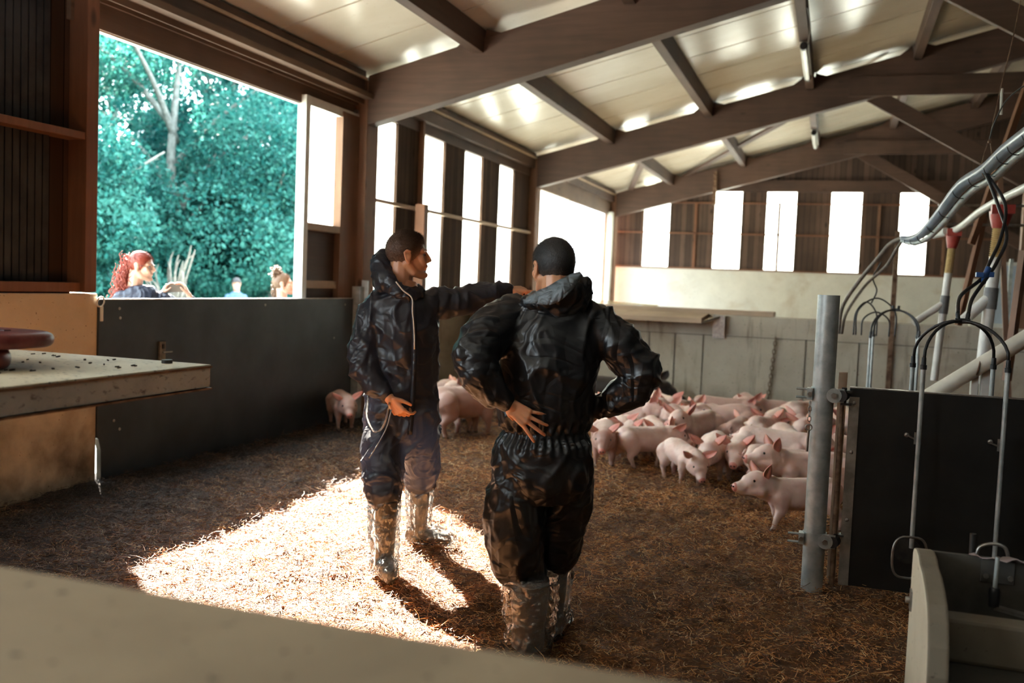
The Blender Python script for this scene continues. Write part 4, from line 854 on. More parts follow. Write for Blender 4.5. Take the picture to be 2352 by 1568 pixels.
# ================================================================== PEOPLE
def skin(name, a, b):
    m = mat(name, rough=.42); v = coords(m)
    L(m, ramp(m, nz(m, v, 11, 4), [(.35, a), (.65, b)]), P(m).inputs['Base Color'])
    P(m).inputs['Subsurface Weight'].default_value = .22; P(m).inputs['Subsurface Radius'].default_value = (.018, .006, .003); P(m).inputs['Subsurface Scale'].default_value = 1
    bump(m, nz(m, v, 240, 2), .12, .001); return m
SKIN = skin('warm_skin', (.60, .27, .14), (.68, .33, .18)); SKIN2 = skin('light_skin', (.46, .27, .20), (.52, .32, .24))
def cloth(name, col, tl, glow, rough=.36, crease=.7, scale=7):
    m = bpy.data.materials.new(name); m.use_nodes = True; nt = m.node_tree; b = P(m); o = nt.nodes['Material Output']
    v = coords(m); hs = []
    for sc_, k, st_ in (((1.1, 1.1, .55), scale * .55, 1), ((.6, 1.0, 1.3), scale * 1.1, 5)):
        n_ = nz(m, coords(m, sc_), k, 1.5, .45, 1.1); sb = N(m, 'ShaderNodeMath', operation='SUBTRACT'); L(m, n_, sb.inputs[0]); sb.inputs[1].default_value = .5
        ab = N(m, 'ShaderNodeMath', operation='ABSOLUTE'); L(m, sb.outputs[0], ab.inputs[0]); mn = N(m, 'ShaderNodeMath', operation='MINIMUM'); L(m, ab.outputs[0], mn.inputs[0]); mn.inputs[1].default_value = .12; hs.append(mn.outputs[0])
    ad = N(m, 'ShaderNodeMath', operation='MULTIPLY_ADD'); L(m, hs[1], ad.inputs[0]); ad.inputs[1].default_value = .5; L(m, hs[0], ad.inputs[2])
    b.inputs['Base Color'].default_value = (*col, 1); b.inputs['Roughness'].default_value = rough
    b1 = N(m, 'ShaderNodeBump'); b1.inputs['Strength'].default_value = crease; b1.inputs['Distance'].default_value = .10; L(m, ad.outputs[0], b1.inputs['Height'])
    b2 = N(m, 'ShaderNodeBump'); b2.inputs['Strength'].default_value = .12; b2.inputs['Distance'].default_value = .002; L(m, nz(m, v, 300, 2), b2.inputs['Height']); L(m, b1.outputs[0], b2.inputs['Normal']); L(m, b2.outputs[0], b.inputs['Normal'])
    if tl:
        t = N(m, 'ShaderNodeBsdfTranslucent'); t.inputs[0].default_value = (*glow, 1); x = N(m, 'ShaderNodeMixShader'); x.inputs[0].default_value = tl
        L(m, b.outputs[0], x.inputs[1]); L(m, t.outputs[0], x.inputs[2]); L(m, x.outputs[0], o.inputs[0])
    return m
CL_BLACK = cloth('black_nonwoven_coverall', (.0085, .009, .0105), .04, (.12, .14, .2), .36, .5)
CL_NAVY = cloth('navy_nonwoven_coverall', (.020, .021, .027), .16, (.44, .48, .62), .38, .5)
CL_GREY = cloth('grey_blue_hood_lining', (.17, .20, .22), .15, (.3, .35, .4), .45, .8, 14)
CL_NAVY2 = cloth('dark_navy_jacket', (.02, .03, .055), .05, (.1, .15, .3), .5)
CL_BLUE = cloth('light_blue_shirt', (.06, .13, .23), .05, (.2, .35, .6), .7)
BOOT = mat('dark_work_boot', (.028, .026, .025), .55)
def hairmat(name, col, stub):
    m = mat(name, rough=.5); at_ = N(m, 'ShaderNodeAttribute', attribute_name='hair_cover'); v = coords(m)
    ml = N(m, 'ShaderNodeMath', operation='MULTIPLY_ADD'); L(m, nz(m, v, 160, 2), ml.inputs[0]); ml.inputs[1].default_value = .5; ml.inputs[2].default_value = -.25
    ad = N(m, 'ShaderNodeMath', operation='ADD'); L(m, at_.outputs['Fac'], ad.inputs[0]); L(m, ml.outputs[0], ad.inputs[1])
    L(m, ramp(m, ad.outputs[0], [(.05, stub), (.5, [(a + b) * .45 for a, b in zip(stub, col)]), (.85, col)]), P(m).inputs['Base Color']); bump(m, nz(m, v, 210, 3), .8, .003); return m
HAIR_BR = hairmat('short_brown_hair', (.10, .05, .028), (.40, .22, .14)); HAIR_BK = hairmat('short_black_grey_hair', (.020, .018, .018), (.30, .20, .16))
HAIR_RED = mat('red_curly_hair', (.22, .035, .018), .45); HAIR_BL = mat('dark_blond_hair', (.13, .07, .035), .5)
def film():
    m = bpy.data.materials.new('clear_plastic_film'); m.use_nodes = True; nt = m.node_tree; nt.nodes.clear()
    o = nt.nodes.new('ShaderNodeOutputMaterial'); t = nt.nodes.new('ShaderNodeBsdfTransparent'); t.inputs[0].default_value = (.93, .94, .93, 1)
    g = nt.nodes.new('ShaderNodeBsdfGlossy'); g.inputs['Roughness'].default_value = .12; g.inputs['Color'].default_value = (.95, .97, 1, 1)
    d = nt.nodes.new('ShaderNodeBsdfTranslucent'); d.inputs[0].default_value = (.9, .9, .88, 1); df = nt.nodes.new('ShaderNodeBsdfDiffuse'); df.inputs[0].default_value = (.9, .9, .88, 1)
    v = coords(m); wp = nz(m, v, 9, 3, .6, 1.5); vo = N(m, 'ShaderNodeTexVoronoi', feature='DISTANCE_TO_EDGE'); vo.inputs['Scale'].default_value = 16; L(m, v, vo.inputs['Vector'])
    mt = N(m, 'ShaderNodeMath', operation='ADD'); L(m, wp, mt.inputs[0]); L(m, vo.outputs['Distance'], mt.inputs[1])
    b = N(m, 'ShaderNodeBump'); b.inputs['Strength'].default_value = .9; b.inputs['Distance'].default_value = .02; L(m, mt.outputs[0], b.inputs['Height']); L(m, b.outputs[0], g.inputs['Normal'])
    a = nt.nodes.new('ShaderNodeMixShader'); a.inputs[0].default_value = .5; L(m, d.outputs[0], a.inputs[1]); L(m, df.outputs[0], a.inputs[2])
    x = nt.nodes.new('ShaderNodeMixShader'); x.inputs[0].default_value = .16; L(m, t.outputs[0], x.inputs[1]); L(m, a.outputs[0], x.inputs[2])
    fr = nt.nodes.new('ShaderNodeFresnel'); fr.inputs[0].default_value = 1.45; L(m, b.outputs[0], fr.inputs['Normal'])
    f2 = N(m, 'ShaderNodeMath', operation='MULTIPLY_ADD'); L(m, fr.outputs[0], f2.inputs[0]); f2.inputs[1].default_value = 1.2; f2.inputs[2].default_value = .05; f2.use_clamp = True
    y = nt.nodes.new('ShaderNodeMixShader'); L(m, f2.outputs[0], y.inputs[0]); L(m, x.outputs[0], y.inputs[1]); L(m, g.outputs[0], y.inputs[2]); L(m, y.outputs[0], o.inputs[0]); return m
FILM = film()
nv = lambda x, y, z: noise.noise(Vector((x, y, z)))
def fold(p, f, seed, warp=.35, sharp=2.2):
    w1 = nv(p.x*4 + seed, p.y*4, p.z*4) * warp; w2 = nv(p.x*4, p.y*4 + seed, p.z*4 + 9) * warp
    n = nv((p.x + w1) * f[0] + seed*3.1, (p.y + w2) * f[1], (p.z + w1*.6) * f[2] + seed)
    return max(0, 1 - abs(n) * 2.6) ** sharp
def wrinkle(me, fn):
    nr = [v.normal.copy() for v in me.vertices]
    for v, n in zip(me.vertices, nr): v.co = v.co + n * fn(v.co, n)
def garment(name, mb, mat_, parent, voxel, fn=None, smooth=3, post=1):
    me = fuse(mb, voxel, smooth, .6); me.name = name
    if fn:
        wrinkle(me, fn)
        if post:
            bm = bmesh.new(); bm.from_mesh(me); bmesh.ops.smooth_vert(bm, verts=bm.verts, factor=.35, use_axis_x=True, use_axis_y=True, use_axis_z=True); bm.to_mesh(me); bm.free()
    me.materials.clear(); return link(name, me, mat_, parent, smooth=True)
def head(mb, c, yaw, pitch=0, k=1.0, tilt=0):
    M_ = Matrix.Translation(Vector(c)) @ Matrix.Rotation(R(yaw), 4, 'Z') @ Matrix.Rotation(R(pitch), 4, 'X') @ Matrix.Rotation(R(tilt), 4, 'Y') @ Matrix.Scale(k, 4)
    T_ = lambda p: tuple(M_ @ Vector(p))
    def ell(c_, r, n=20):
        t = MB().ball((0, 0, 0), 1, n); mb.add([T_((c_[0] + x*r[0], c_[1] + y*r[1], c_[2] + z*r[2])) for x, y, z in t.v], t.f)
    def cn(a, b): cone(mb, T_(a[:3]), T_(b[:3]), a[3]*k, b[3]*k, 12)
    ell((0, -.016, .034), (.077, .098, .093), 28); ell((0, .028, -.018), (.060, .064, .088), 24)
    for s in (-1, 1):
        cn((.050*s, -.012, -.035, .026), (.040*s, .022, -.078, .024)); cn((.040*s, .022, -.078, .024), (.012*s, .066, -.098, .020))
        cn((.014*s, .080, .030, .012), (.046*s, .066, .026, .012)); cn((.045*s, .058, -.012, .020), (.030*s, .068, -.035, .020))
        cn((.012*s, .097, -.027, .008), (.010*s, .10, -.026, .008))
        # ear: rim, bowl, lobe
        ell((.079*s, -.010, -.002), (.0065, .017, .029), 14); cn((.083*s, -.030, .018, .006), (.087*s, -.018, .031, .0055)); cn((.087*s, -.018, .031, .0055), (.084*s, .0, .024, .005)); cn((.083*s, -.030, .018, .006), (.081*s, -.022, -.018, .0055)); cn((.080*s, -.018, -.020, .007), (.078*s, -.006, -.033, .007))
    cn((0, .087, .022, .0085), (0, .1065, -.012, .0100)); ell((0, .1075, -.019), (.013, .0125, .0105), 12)
    cn((-.018, .086, -.051, .0065), (.018, .086, -.051, .0065)); cn((0, .092, -.051, .008), (0, .092, -.050, .008)); cn((-.014, .086, -.065, .0065), (.014, .086, -.065, .0065)); ell((0, .080, -.096), (.020, .020, .016), 14); cn((0, .084, -.036, .008), (0, .088, -.046, .010))
    cn((0, -.036, -.03, .060), (0, -.046, -.17, .062))
    return M_
def hair(M_, mat_, parent, n, seed, front=.35, low=-.045, l=(.010, .022), k=1.0, nm='hair', up=.5, fade=True):
    """scalp cap with thousands of short strands"""
    g = random.Random(seed); mb = MB(); c0 = Vector((0, -.016, .034)); rr = Vector((.0782, .0995, .0945)); den = []
    def hl(p): return low + max(0, p.y + .035) * .55 + max(0, p.y - .015) * 1.1      # hair line
    def inside(d, slack=0):
        p = Vector((d.x*rr.x, d.y*rr.y, d.z*rr.z)) + c0
        return p.z > hl(p) - slack and p.y < .076 + slack * .2
    def dens(p): return min(1, max(0, (p.z - hl(p)) / .012)) * (.08 + .92 * min(1, max(0, (p.z - hl(p) - .012) / .085)) ** .8) if fade else 1
    N1, N2 = 60, 90; idx = {}
    def bulk(p): return .006 * dens(p) if fade else .004
    for i in range(N1 + 1):
        for j in range(N2):
            th = pi * i / N1; ph = 2*pi*j/N2; d = Vector((sin(th)*cos(ph), sin(th)*sin(ph), cos(th)))
            if inside(d, .008):
                p = Vector((d.x*rr.x, d.y*rr.y, d.z*rr.z)) + c0; idx[i, j] = len(mb.v); den.append(dens(p)); mb.v.append(tuple(M_ @ (p + d * (bulk(p) - .0008 + .0015 * dens(p) * nv(p.x*90, p.y*50, p.z*90)))))
    for i in range(N1):
        for j in range(N2):
            q_ = [(i, j), (i+1, j), (i+1, (j+1) % N2), (i, (j+1) % N2)]
            if all(a in idx for a in q_): mb.f.append(tuple(idx[a] for a in q_))
    m_ = 0
    while m_ < n:
        d = Vector((g.gauss(0, 1), g.gauss(0, 1), g.gauss(0, 1))).normalized()
        if not inside(d): continue
        p = Vector((d.x*rr.x, d.y*rr.y, d.z*rr.z)) + c0; dn = dens(p); m_ += 1
        if g.random() > dn + .15: continue
        ln = g.uniform(*l) * (.25 + .75 * dn) * (1.25 if p.y > .03 else 1); p = p + d * bulk(p) * .4
        t = (d * (.7 if p.z > .06 else .45) + Vector((g.gauss(0, .28), .75 + g.gauss(0, .25), -.25 + g.gauss(0, .2)))).normalized(); e = p + t * ln; s_ = t.orthogonal().normalized() * .0008; u = t.cross(s_)
        a = [M_ @ (p + s_), M_ @ (p - s_*.5 + u*.9), M_ @ (p - s_*.5 - u*.9), M_ @ e]; mb.add([tuple(x) for x in a], [(0, 1, 3), (1, 2, 3), (2, 0, 3)]); den += [max(.5, dn)] * 4
    me = bpy.data.meshes.new(nm); me.from_pydata(mb.v, [], mb.f)
    at_ = me.attributes.new('hair_cover', 'FLOAT', 'POINT'); at_.data.foreach_set('value', den)
    return link(nm, me, mat_, parent, smooth=True)
def hand(mb, w_, d, n, side, curl, spread, thumb=(.5, .7, .15), k=1.0, tc=20):
    """w_ wrist, d finger direction, n palm normal; side +1 right hand, -1 left; curl/spread per finger index..little in degrees"""
    w_, d, n = Vector(w_), Vector(d).normalized(), Vector(n).normalized(); n = (n - d * n.dot(d)).normalized(); t = d.cross(n) * side
    base = [(.030, .088), (.010, .092), (-.010, .087), (-.028, .078)]; ln = [(.042, .025, .020), (.047, .029, .021), (.043, .027, .020), (.034, .020, .018)]; rd = [.0092, .0094, .0088, .0078]
    cone(mb, w_ - d*.03, w_ + d*.01, .026*k, .025*k, 12); tips = []
    for i in range(4):
        b = w_ + (t * base[i][0] + d * base[i][1]) * k; cone(mb, w_ + t * base[i][0]*.55*k + d*.012, b, .0155*k, .0125*k, 10)
        a = R(spread[i]); dr = (d * cos(a) + t * sin(a)).normalized(); axis = dr.cross(n).normalized(); p = b; c_ = curl[i]; r_ = rd[i]*k
        for j in range(3):
            dr = Matrix.Rotation(R(c_ * (.8, 1.15, .8)[j]), 3, axis) @ dr if False else (dr * cos(R(c_ * (.8, 1.15, .8)[j])) + dr.cross(axis) * -sin(R(c_ * (.8, 1.15, .8)[j]))).normalized()
            q_ = p + dr * ln[i][j]*k; cone(mb, p, q_, r_*(1.0 - .08*j), r_*(.93 - .08*j), 10); p = q_
        tips.append(p)
    p = w_ + (t*.022 + d*.018)*k; dr = (t*thumb[1] + d*thumb[0] + n*thumb[2]).normalized(); q_ = p + dr*.040*k; cone(mb, p, q_, .0165*k, .012*k, 10)
    dr = (dr*.8 + d*.5 + n*.15 * tc/20).normalized(); p = q_; q_ = p + dr*.030*k; cone(mb, p, q_, .0112*k, .0098*k, 10); p = q_; dr = (dr + d*.3).normalized(); cone(mb, p, p + dr*.022*k, .0098*k, .0078*k, 10)
def eyes(M_, parent, k=1):
    for s in (-1, 1):
        MB().ball(M_ @ Vector((.031*s, .0705, .008)), .0115*k, 12).build('eye', EYEW, parent, smooth=True)
        MB().ball(M_ @ Vector((.0315*s, .0785, .008)), .0055*k, 10).build('iris', PEYE, parent, smooth=True)
EYEW = mat('eye_white', (.30, .26, .23), .3)
def brows(M_, mat_, parent):
    mb = MB()
    for s in (-1, 1): mb.tube([M_ @ Vector((.014*s, .0925, .030)), M_ @ Vector((.032*s, .086, .036)), M_ @ Vector((.050*s, .070, .031))], [.003, .0036, .002], 6)
    mb.build('eyebrows', mat_, parent, smooth=True)

# ---------------------------------------------------------------- the man seen from the back
t = thing('person', (0, 0, 0), 'man in a black coverall seen from the back, hands on his hips', 'person'); A = t
b = MB(); MH = head(b, (.032, -.005, 1.612), 24, -4, 1.0, 0)
loft(b, [((.03, 0, .9), (.13, 0, 0), (0, .09, 0)), ((.03, 0, 1.1), (.14, 0, 0), (0, .1, 0)), ((.035, 0, 1.33), (.16, 0, 0), (0, .1, 0)), ((.035, 0, 1.44), (.09, 0, 0), (0, .07, 0)), ((.035, -.02, 1.50), (.06, 0, 0), (0, .06, 0))])
LW = Vector((-.118, -.178, 1.068)); RW = Vector((.235, .045, 1.02))
chain(b, [(-.16, 0, 1.40, .055), (-.25, -.17, 1.245, .042), (LW.x, LW.y, LW.z, .027)]); chain(b, [(.24, 0, 1.40, .055), (.425, -.05, 1.21, .042), (RW.x, RW.y, RW.z, .027)])
hand(b, LW, (.82, 0, -.57), (.0, 1, .0), -1, (6, 8, 10, 12), (20, 2, -9, -24), (.35, .35, .9), 1.0)
hand(b, RW, (-.55, .55, -.5), (-.7, -.4, 0), 1, (20, 22, 24, 26), (6, 1, -3, -8), (.4, .7, .3), 1.0)
chain(b, [(-.06, 0, .86, .085), (-.075, -.02, .50, .055), (-.005, -.02, .36, .045), (-.005, -.02, .10, .035)]); chain(b, [(.12, .02, .86, .085), (.115, .12, .50, .055), (.092, .17, .38, .04), (.092, .17, .10, .035)])
me = fuse(b, .0042, 2, .5); me.name = 'body'; me.materials.clear(); link('body', me, SKIN, A, smooth=True)
b = MB()
loft(b, [((.032, 0, .925), (.178, 0, 0), (0, .135, 0)), ((.032, 0, .945), (.176, 0, 0), (0, .135, 0)), ((.030, -.005, 1.0), (.196, 0, 0), (0, .152, 0)), ((.030, -.01, 1.10), (.205, 0, 0), (0, .160, 0)), ((.035, -.01, 1.22), (.212, 0, 0), (0, .163, 0)), ((.040, -.005, 1.32), (.222, 0, 0), (0, .155, 0)), ((.040, 0, 1.40), (.212, 0, 0), (0, .135, 0)), ((.038, 0, 1.455), (.165, 0, 0), (0, .110, 0)), ((.036, -.01, 1.49), (.105, 0, 0), (0, .085, 0)), ((.034, -.01, 1.515), (.075, 0, 0), (0, .07, 0))], 32)
chain(b, [(-.135, .0, 1.405, .096), (-.215, -.09, 1.335, .100), (-.258, -.165, 1.262, .088), (-.238, -.18, 1.185, .085), (-.185, -.178, 1.12, .062), (-.142, -.172, 1.09, .045)], 18)
chain(b, [(.215, 0, 1.395, .094), (.33, -.03, 1.31, .090), (.425, -.05, 1.215, .076), (.39, -.03, 1.135, .078), (.31, .01, 1.075, .066), (.262, .03, 1.05, .050)], 18)
# trousers
loft(b, [((.032, 0, .94), (.172, 0, 0), (0, .13, 0)), ((.030, -.005, .89), (.200, 0, 0), (0, .16, 0)), ((.026, 0, .80), (.207, 0, 0), (0, .170, 0)), ((.024, .01, .72), (.205, 0, 0), (0, .165, 0)), ((.022, .02, .66), (.19, 0, 0), (0, .15, 0))], 30)
chain(b, [(-.07, -.01, .72, .125), (-.080, -.03, .55, .118), (-.062, -.03, .42, .112), (-.028, -.02, .335, .086)], 20)
chain(b, [(.115, .03, .72, .118), (.118, .08, .55, .110), (.092, .13, .42, .110), (.080, .155, .37, .088)], 20)
def w2(p, n):
    d = 0
    if p.z > .95:
        arm = p.x < -.17 or p.x > .26
        if arm: d += .019 * fold(p, (4.5, 4.5, 7), 2, .3, 1.5) + .007 * fold(p, (9, 9, 12), 5, .3)
        else: d += .016 * fold(p, (5, 4, 1.3), 1, .25, 1.5) + .007 * fold(p, (10, 8, 2.6), 4, .3)
        d += .010 * math.exp(-((p.z - .955) / .035) ** 2) * sin(math.atan2(p.y, p.x - .03) * 26)
    else:
        k = min(1, (.95 - p.z) / .1)
        d += .017 * k * fold(p, (5.5, 5.5, 1.3), 7, .3, 1.5) + .013 * (1 - min(1, p.z / .9) * .6) * fold(p, (3.2, 3.2, 7), 8, .35) + .005 * fold(p, (11, 11, 5), 9, .3)
        d += .008 * math.exp(-((p.z - .91) / .035) ** 2) * sin(math.atan2(p.y, p.x - .03) * 30)
    return d - .006
garment('coverall', b, CL_BLACK, A, .0072, w2, 4)
b = MB()
chain(b, [(-.095, -.02, 1.460, .028), (-.06, -.070, 1.470, .034), (.0, -.10, 1.484, .042), (.06, -.11, 1.502, .052), (.11, -.09, 1.525, .062), (.142, -.045, 1.540, .058), (.14, .02, 1.54, .050), (.10, .07, 1.50, .045)], 16)
chain(b, [(.06, -.09, 1.46, .05), (.13, -.06, 1.485, .055), (.155, -.02, 1.50, .045)], 16)
garment('hood', b, CL_BLACK, A, .0065, lambda p, n: .011 * fold(p, (9, 9, 9), 12, .5) - .003, 3)
# pale lining turned outwards along the rim of the hood
top = smoothpath([(-.085, -.075, 1.495), (-.040, -.110, 1.515), (.02, -.135, 1.548), (.08, -.150, 1.585), (.140, -.120, 1.608)], 6)
bot = smoothpath([(-.075, -.100, 1.470), (-.030, -.140, 1.470), (.03, -.172, 1.474), (.09, -.185, 1.510), (.155, -.125, 1.590)], 6)
mb = MB(); rows = []
for a_, b_ in zip(top, bot):
    for k in range(7):
        u = k / 6; p = a_.lerp(b_, u); p = p + Vector((0, -.016 * sin(pi*u) - .006 * nv(p.x*22, p.z*25, 3), .006 * nv(p.x*18, 5, p.z*18))); mb.v.append(tuple(p))
for i in range(len(top) - 1):
    for k in range(6): mb.f.append((i*7+k, i*7+k+1, i*7+8+k, i*7+7+k))
o = mb.build('hood_lining', CL_GREY, A, smooth=True); md = o.modifiers.new('solid', 'SOLIDIFY'); md.thickness = .003
hair(MH, HAIR_BK, A, 12000, 3, low=-.078, l=(.008, .018)); eyes(MH, A); brows(MH, HAIR_BK, A)
def boot(cx, cy_, ang, A, r=.062, h=.43, L_=.17):
    fx, fy = cos(ang), sin(ang); b = MB()
    loft(b, [((cx, cy_, z), (r_, 0, 0), (0, r_, 0)) for z, r_ in ((h, r), (h*.6, r*.95), (.12, r*.82), (.07, r*.85), (.03, r*.85))], 18)
    chain(b, [(cx - fx*.04, cy_ - fy*.04, .045, .042), (cx + fx*.06, cy_ + fy*.06, .042, .044), (cx + fx*L_, cy_ + fy*L_, .034, .032)], 12)
    garment('boot', b, BOOT, A, .008, None, 2)
def bootcover(cx, cy_, ang, A, r, h, seed, lean=(0, 0)):
    fx, fy = cos(ang), sin(ang); b = MB(); rg = []
    for z, k in ((h + .012, .96), (h, 1.0), (h*.85, 1.06), (h*.6, 1.03), (h*.38, .95), (h*.22, .9), (.05, .92), (.0, .8)):
        rg.append(((cx + lean[0] * z / h, cy_ + lean[1] * z / h, z), (r*k, 0, 0), (0, r*k, 0)))
    loft(b, rg, 22); chain(b, [(cx, cy_, .055, .062), (cx + fx*.10, cy_ + fy*.10, .05, .058), (cx + fx*.19, cy_ + fy*.19, .04, .042)], 14)
    o = garment('boot_cover', b, FILM, A, .008, lambda p, n: .013 * fold(p, (9, 9, 6), seed, .6) + .006 * fold(p, (22, 22, 16), seed + 2, .5) - .006, 2)
    el = MB(); n_ = 30
    el.tube([(cx + lean[0] + (r*1.02 + .004*sin(7*a)) * cos(a), cy_ + lean[1] + (r*1.02 + .004*sin(7*a)) * sin(a), h - .008 + .006*sin(5*a)) for a in np.linspace(0, 2*pi, n_ + 1)[:-1]], .0045, 6, closed=True); el.build('elastic_band', FILM, o, smooth=True)
boot(-.005, -.02, R(80), A, .082, .325); boot(.092, .17, R(70), A, .066, .35)
bootcover(-.002, -.02, R(80), A, .112, .325, 3); bootcover(.092, .17, R(70), A, .082, .345, 6)
A.location = (-1.133, 3.757, 0); A.rotation_euler.z = R(16.8)

# ---------------------------------------------------------------- the young man pointing
t = thing('person', (0, 0, 0), 'young man in a navy coverall facing the viewer, arm stretched out pointing right', 'person'); B_ = t
b = MB(); MH = head(b, (-.012, .0, 1.675), -84, 2, 1.06, 0)
loft(b, [((-.03, 0, .8), (.13, 0, 0), (0, .10, 0)), ((-.02, 0, 1.05), (.14, 0, 0), (0, .1, 0)), ((-.03, 0, 1.36), (.15, 0, 0), (0, .1, 0)), ((-.025, 0, 1.47), (.085, 0, 0), (0, .07, 0)), ((-.03, 0, 1.54), (.062, 0, 0), (0, .06, 0))])
W1 = Vector((-.088, -.205, .915)); W2 = Vector((.565, .17, 1.515))
chain(b, [(-.175, 0, 1.40, .055), (-.235, -.06, 1.10, .042), (W1.x, W1.y, W1.z, .028)]); chain(b, [(.09, .03, 1.42, .055), (.32, .10, 1.45, .042), (W2.x, W2.y, W2.z, .028)])
hand(b, W1, (.62, -.12, -.78), (.35, .55, .2), 1, (34, 52, 56, 58), (6, 1, -3, -7), (.75, .55, .5), 1.02)
hand(b, W2, (.97, .2, .05), (0, .3, -1), -1, (6, 62, 66, 68), (4, 1, -2, -6), (.8, .4, .5), 1.02)
chain(b, [(-.10, -.04, .80, .085), (-.10, -.20, .50, .055), (-.085, -.265, .40, .04), (-.085, -.27, .10, .035)]); chain(b, [(.06, .06, .80, .085), (.098, .20, .50, .055), (.098, .28, .40, .04), (.098, .30, .10, .035)])
me = fuse(b, .0042, 2, .5); me.name = 'body'; me.materials.clear(); link('body', me, SKIN, B_, smooth=True)
b = MB()
loft(b, [((-.012, 0, .60), (.175, 0, 0), (0, .15, 0)), ((-.018, 0, .72), (.205, 0, 0), (0, .165, 0)), ((-.025, 0, .90), (.208, 0, 0), (0, .150, 0)), ((-.020, 0, 1.02), (.188, 0, 0), (0, .142, 0)), ((-.022, 0, 1.16), (.192, 0, 0), (0, .150, 0)), ((-.035, 0, 1.30), (.196, 0, 0), (0, .150, 0)), ((-.045, 0, 1.40), (.185, 0, 0), (0, .135, 0)), ((-.040, 0, 1.47), (.135, 0, 0), (0, .105, 0)), ((-.035, 0, 1.51), (.088, 0, 0), (0, .08, 0))], 32)
chain(b, [(-.165, .0, 1.40, .088), (-.215, -.02, 1.29, .090), (-.238, -.055, 1.14, .084), (-.225, -.09, 1.05, .080), (-.165, -.15, .975, .064), (-.112, -.19, .938, .046)], 18)
chain(b, [(.06, .02, 1.40, .092), (.16, .05, 1.42, .090), (.27, .085, 1.435, .080), (.38, .115, 1.465, .072), (.48, .145, 1.495, .062), (.545, .162, 1.51, .050)], 18)
chain(b, [(-.105, -.04, .70, .122), (-.112, -.14, .56, .112), (-.110, -.21, .47, .100), (-.095, -.25, .405, .082)], 20)
chain(b, [(.075, .05, .70, .122), (.094, .13, .55, .110), (.100, .21, .44, .098), (.100, .265, .375, .082)], 20)
def w1(p, n):
    if p.z > 1.0 and (p.x > .16 or p.x < -.20): d = .018 * fold(p, (7, 5, 4.5), 21, .3, 1.5) + .006 * fold(p, (12, 11, 9), 24, .3)
    elif p.z > .9: d = .014 * fold(p, (5, 4, 1.6), 22, .3, 1.5) + .006 * fold(p, (10, 8, 4), 25, .3)
    else: d = .018 * fold(p, (4, 4, 3.5), 23, .4, 1.5) + .008 * fold(p, (9, 9, 7), 26, .3)
    return d - .006
garment('coverall', b, CL_NAVY, B_, .0075, w1, 4)
b = MB()
chain(b, [(.045, -.055, 1.475, .036), (.0, -.105, 1.465, .038), (-.065, -.11, 1.49, .042), (-.12, -.075, 1.53, .052), (-.155, -.02, 1.585, .060), (-.165, .03, 1.64, .052), (-.15, .06, 1.675, .036)], 16)
chain(b, [(-.14, -.03, 1.52, .058), (-.15, .05, 1.56, .055), (-.08, .09, 1.52, .055), (.02, .07, 1.49, .045), (.05, .0, 1.48, .035)], 16)
garment('hood', b, CL_NAVY, B_, .0065, lambda p, n: .011 * fold(p, (10, 10, 10), 31, .5) - .003, 3)
MB().tube(smoothpath([(-.07, -.03, 1.505), (-.04, -.075, 1.488), (.01, -.082, 1.482), (.045, -.05, 1.49), (.050, .0, 1.505)], 6), .0105, 10).build('shirt_collar', mat('grey_shirt', (.22, .20, .18), .8), B_, smooth=True)
WHITECORD = mat('white_cord', (.62, .58, .50), .6)
MB().tube(smoothpath([(-.075, -.155, 1.535), (-.035, -.165, 1.49), (.012, -.165, 1.452), (.018, -.175, 1.38), (.030, -.180, 1.28), (.035, -.178, 1.18)], 8), .0038, 8).build('drawstring', WHITECORD, B_, smooth=True)
mb = MB(); zp = smoothpath([(.020, -.150, 1.44), (.030, -.168, 1.30), (.036, -.165, 1.10), (.034, -.166, .90), (.026, -.172, .72)], 8)
mb.v += [tuple(p + Vector((s, q_, 0))) for p in zp for s, q_ in ((-.014, .004), (0, -.004), (.014, .004))]; mb.f += [(3*i+k, 3*i+k+1, 3*i+k+4, 3*i+k+3) for i in range(len(zp) - 1) for k in (0, 1)]
o = mb.build('zip_placket', CL_NAVY, B_, smooth=True); md = o.modifiers.new('solid', 'SOLIDIFY'); md.thickness = .004
MB().tube(smoothpath([(-.20, -.16, .93), (-.205, -.18, .82), (-.165, -.20, .74), (-.12, -.20, .76), (-.095, -.22, .84), (-.085, -.23, .90)], 8), .0065, 8).build('clear_loop', FILM, B_, smooth=True)
MB().tube(smoothpath([(-.075, -.22, .86), (-.10, -.225, .76), (-.15, -.24, .66), (-.185, -.23, .60)], 8), .003, 8).build('elastic_cord', mat('grey_blue_cord', (.3, .36, .42), .5), B_, smooth=True)
hair(MH, HAIR_BR, B_, 12000, 5, low=-.068, l=(.010, .026), up=.7); eyes(MH, B_, 1.05); brows(MH, HAIR_BR, B_)
boot(-.085, -.27, R(-80), B_, .060, .39); boot(.098, .30, R(-15), B_, .060, .37)
bootcover(-.085, -.27, R(-80), B_, .082, .40, 13, (-.015, .03)); bootcover(.098, .30, R(-15), B_, .078, .375, 16, (0, -.03))
B_.location = (-2.2, 4.75, 0); B_.rotation_euler.z = R(24.9)

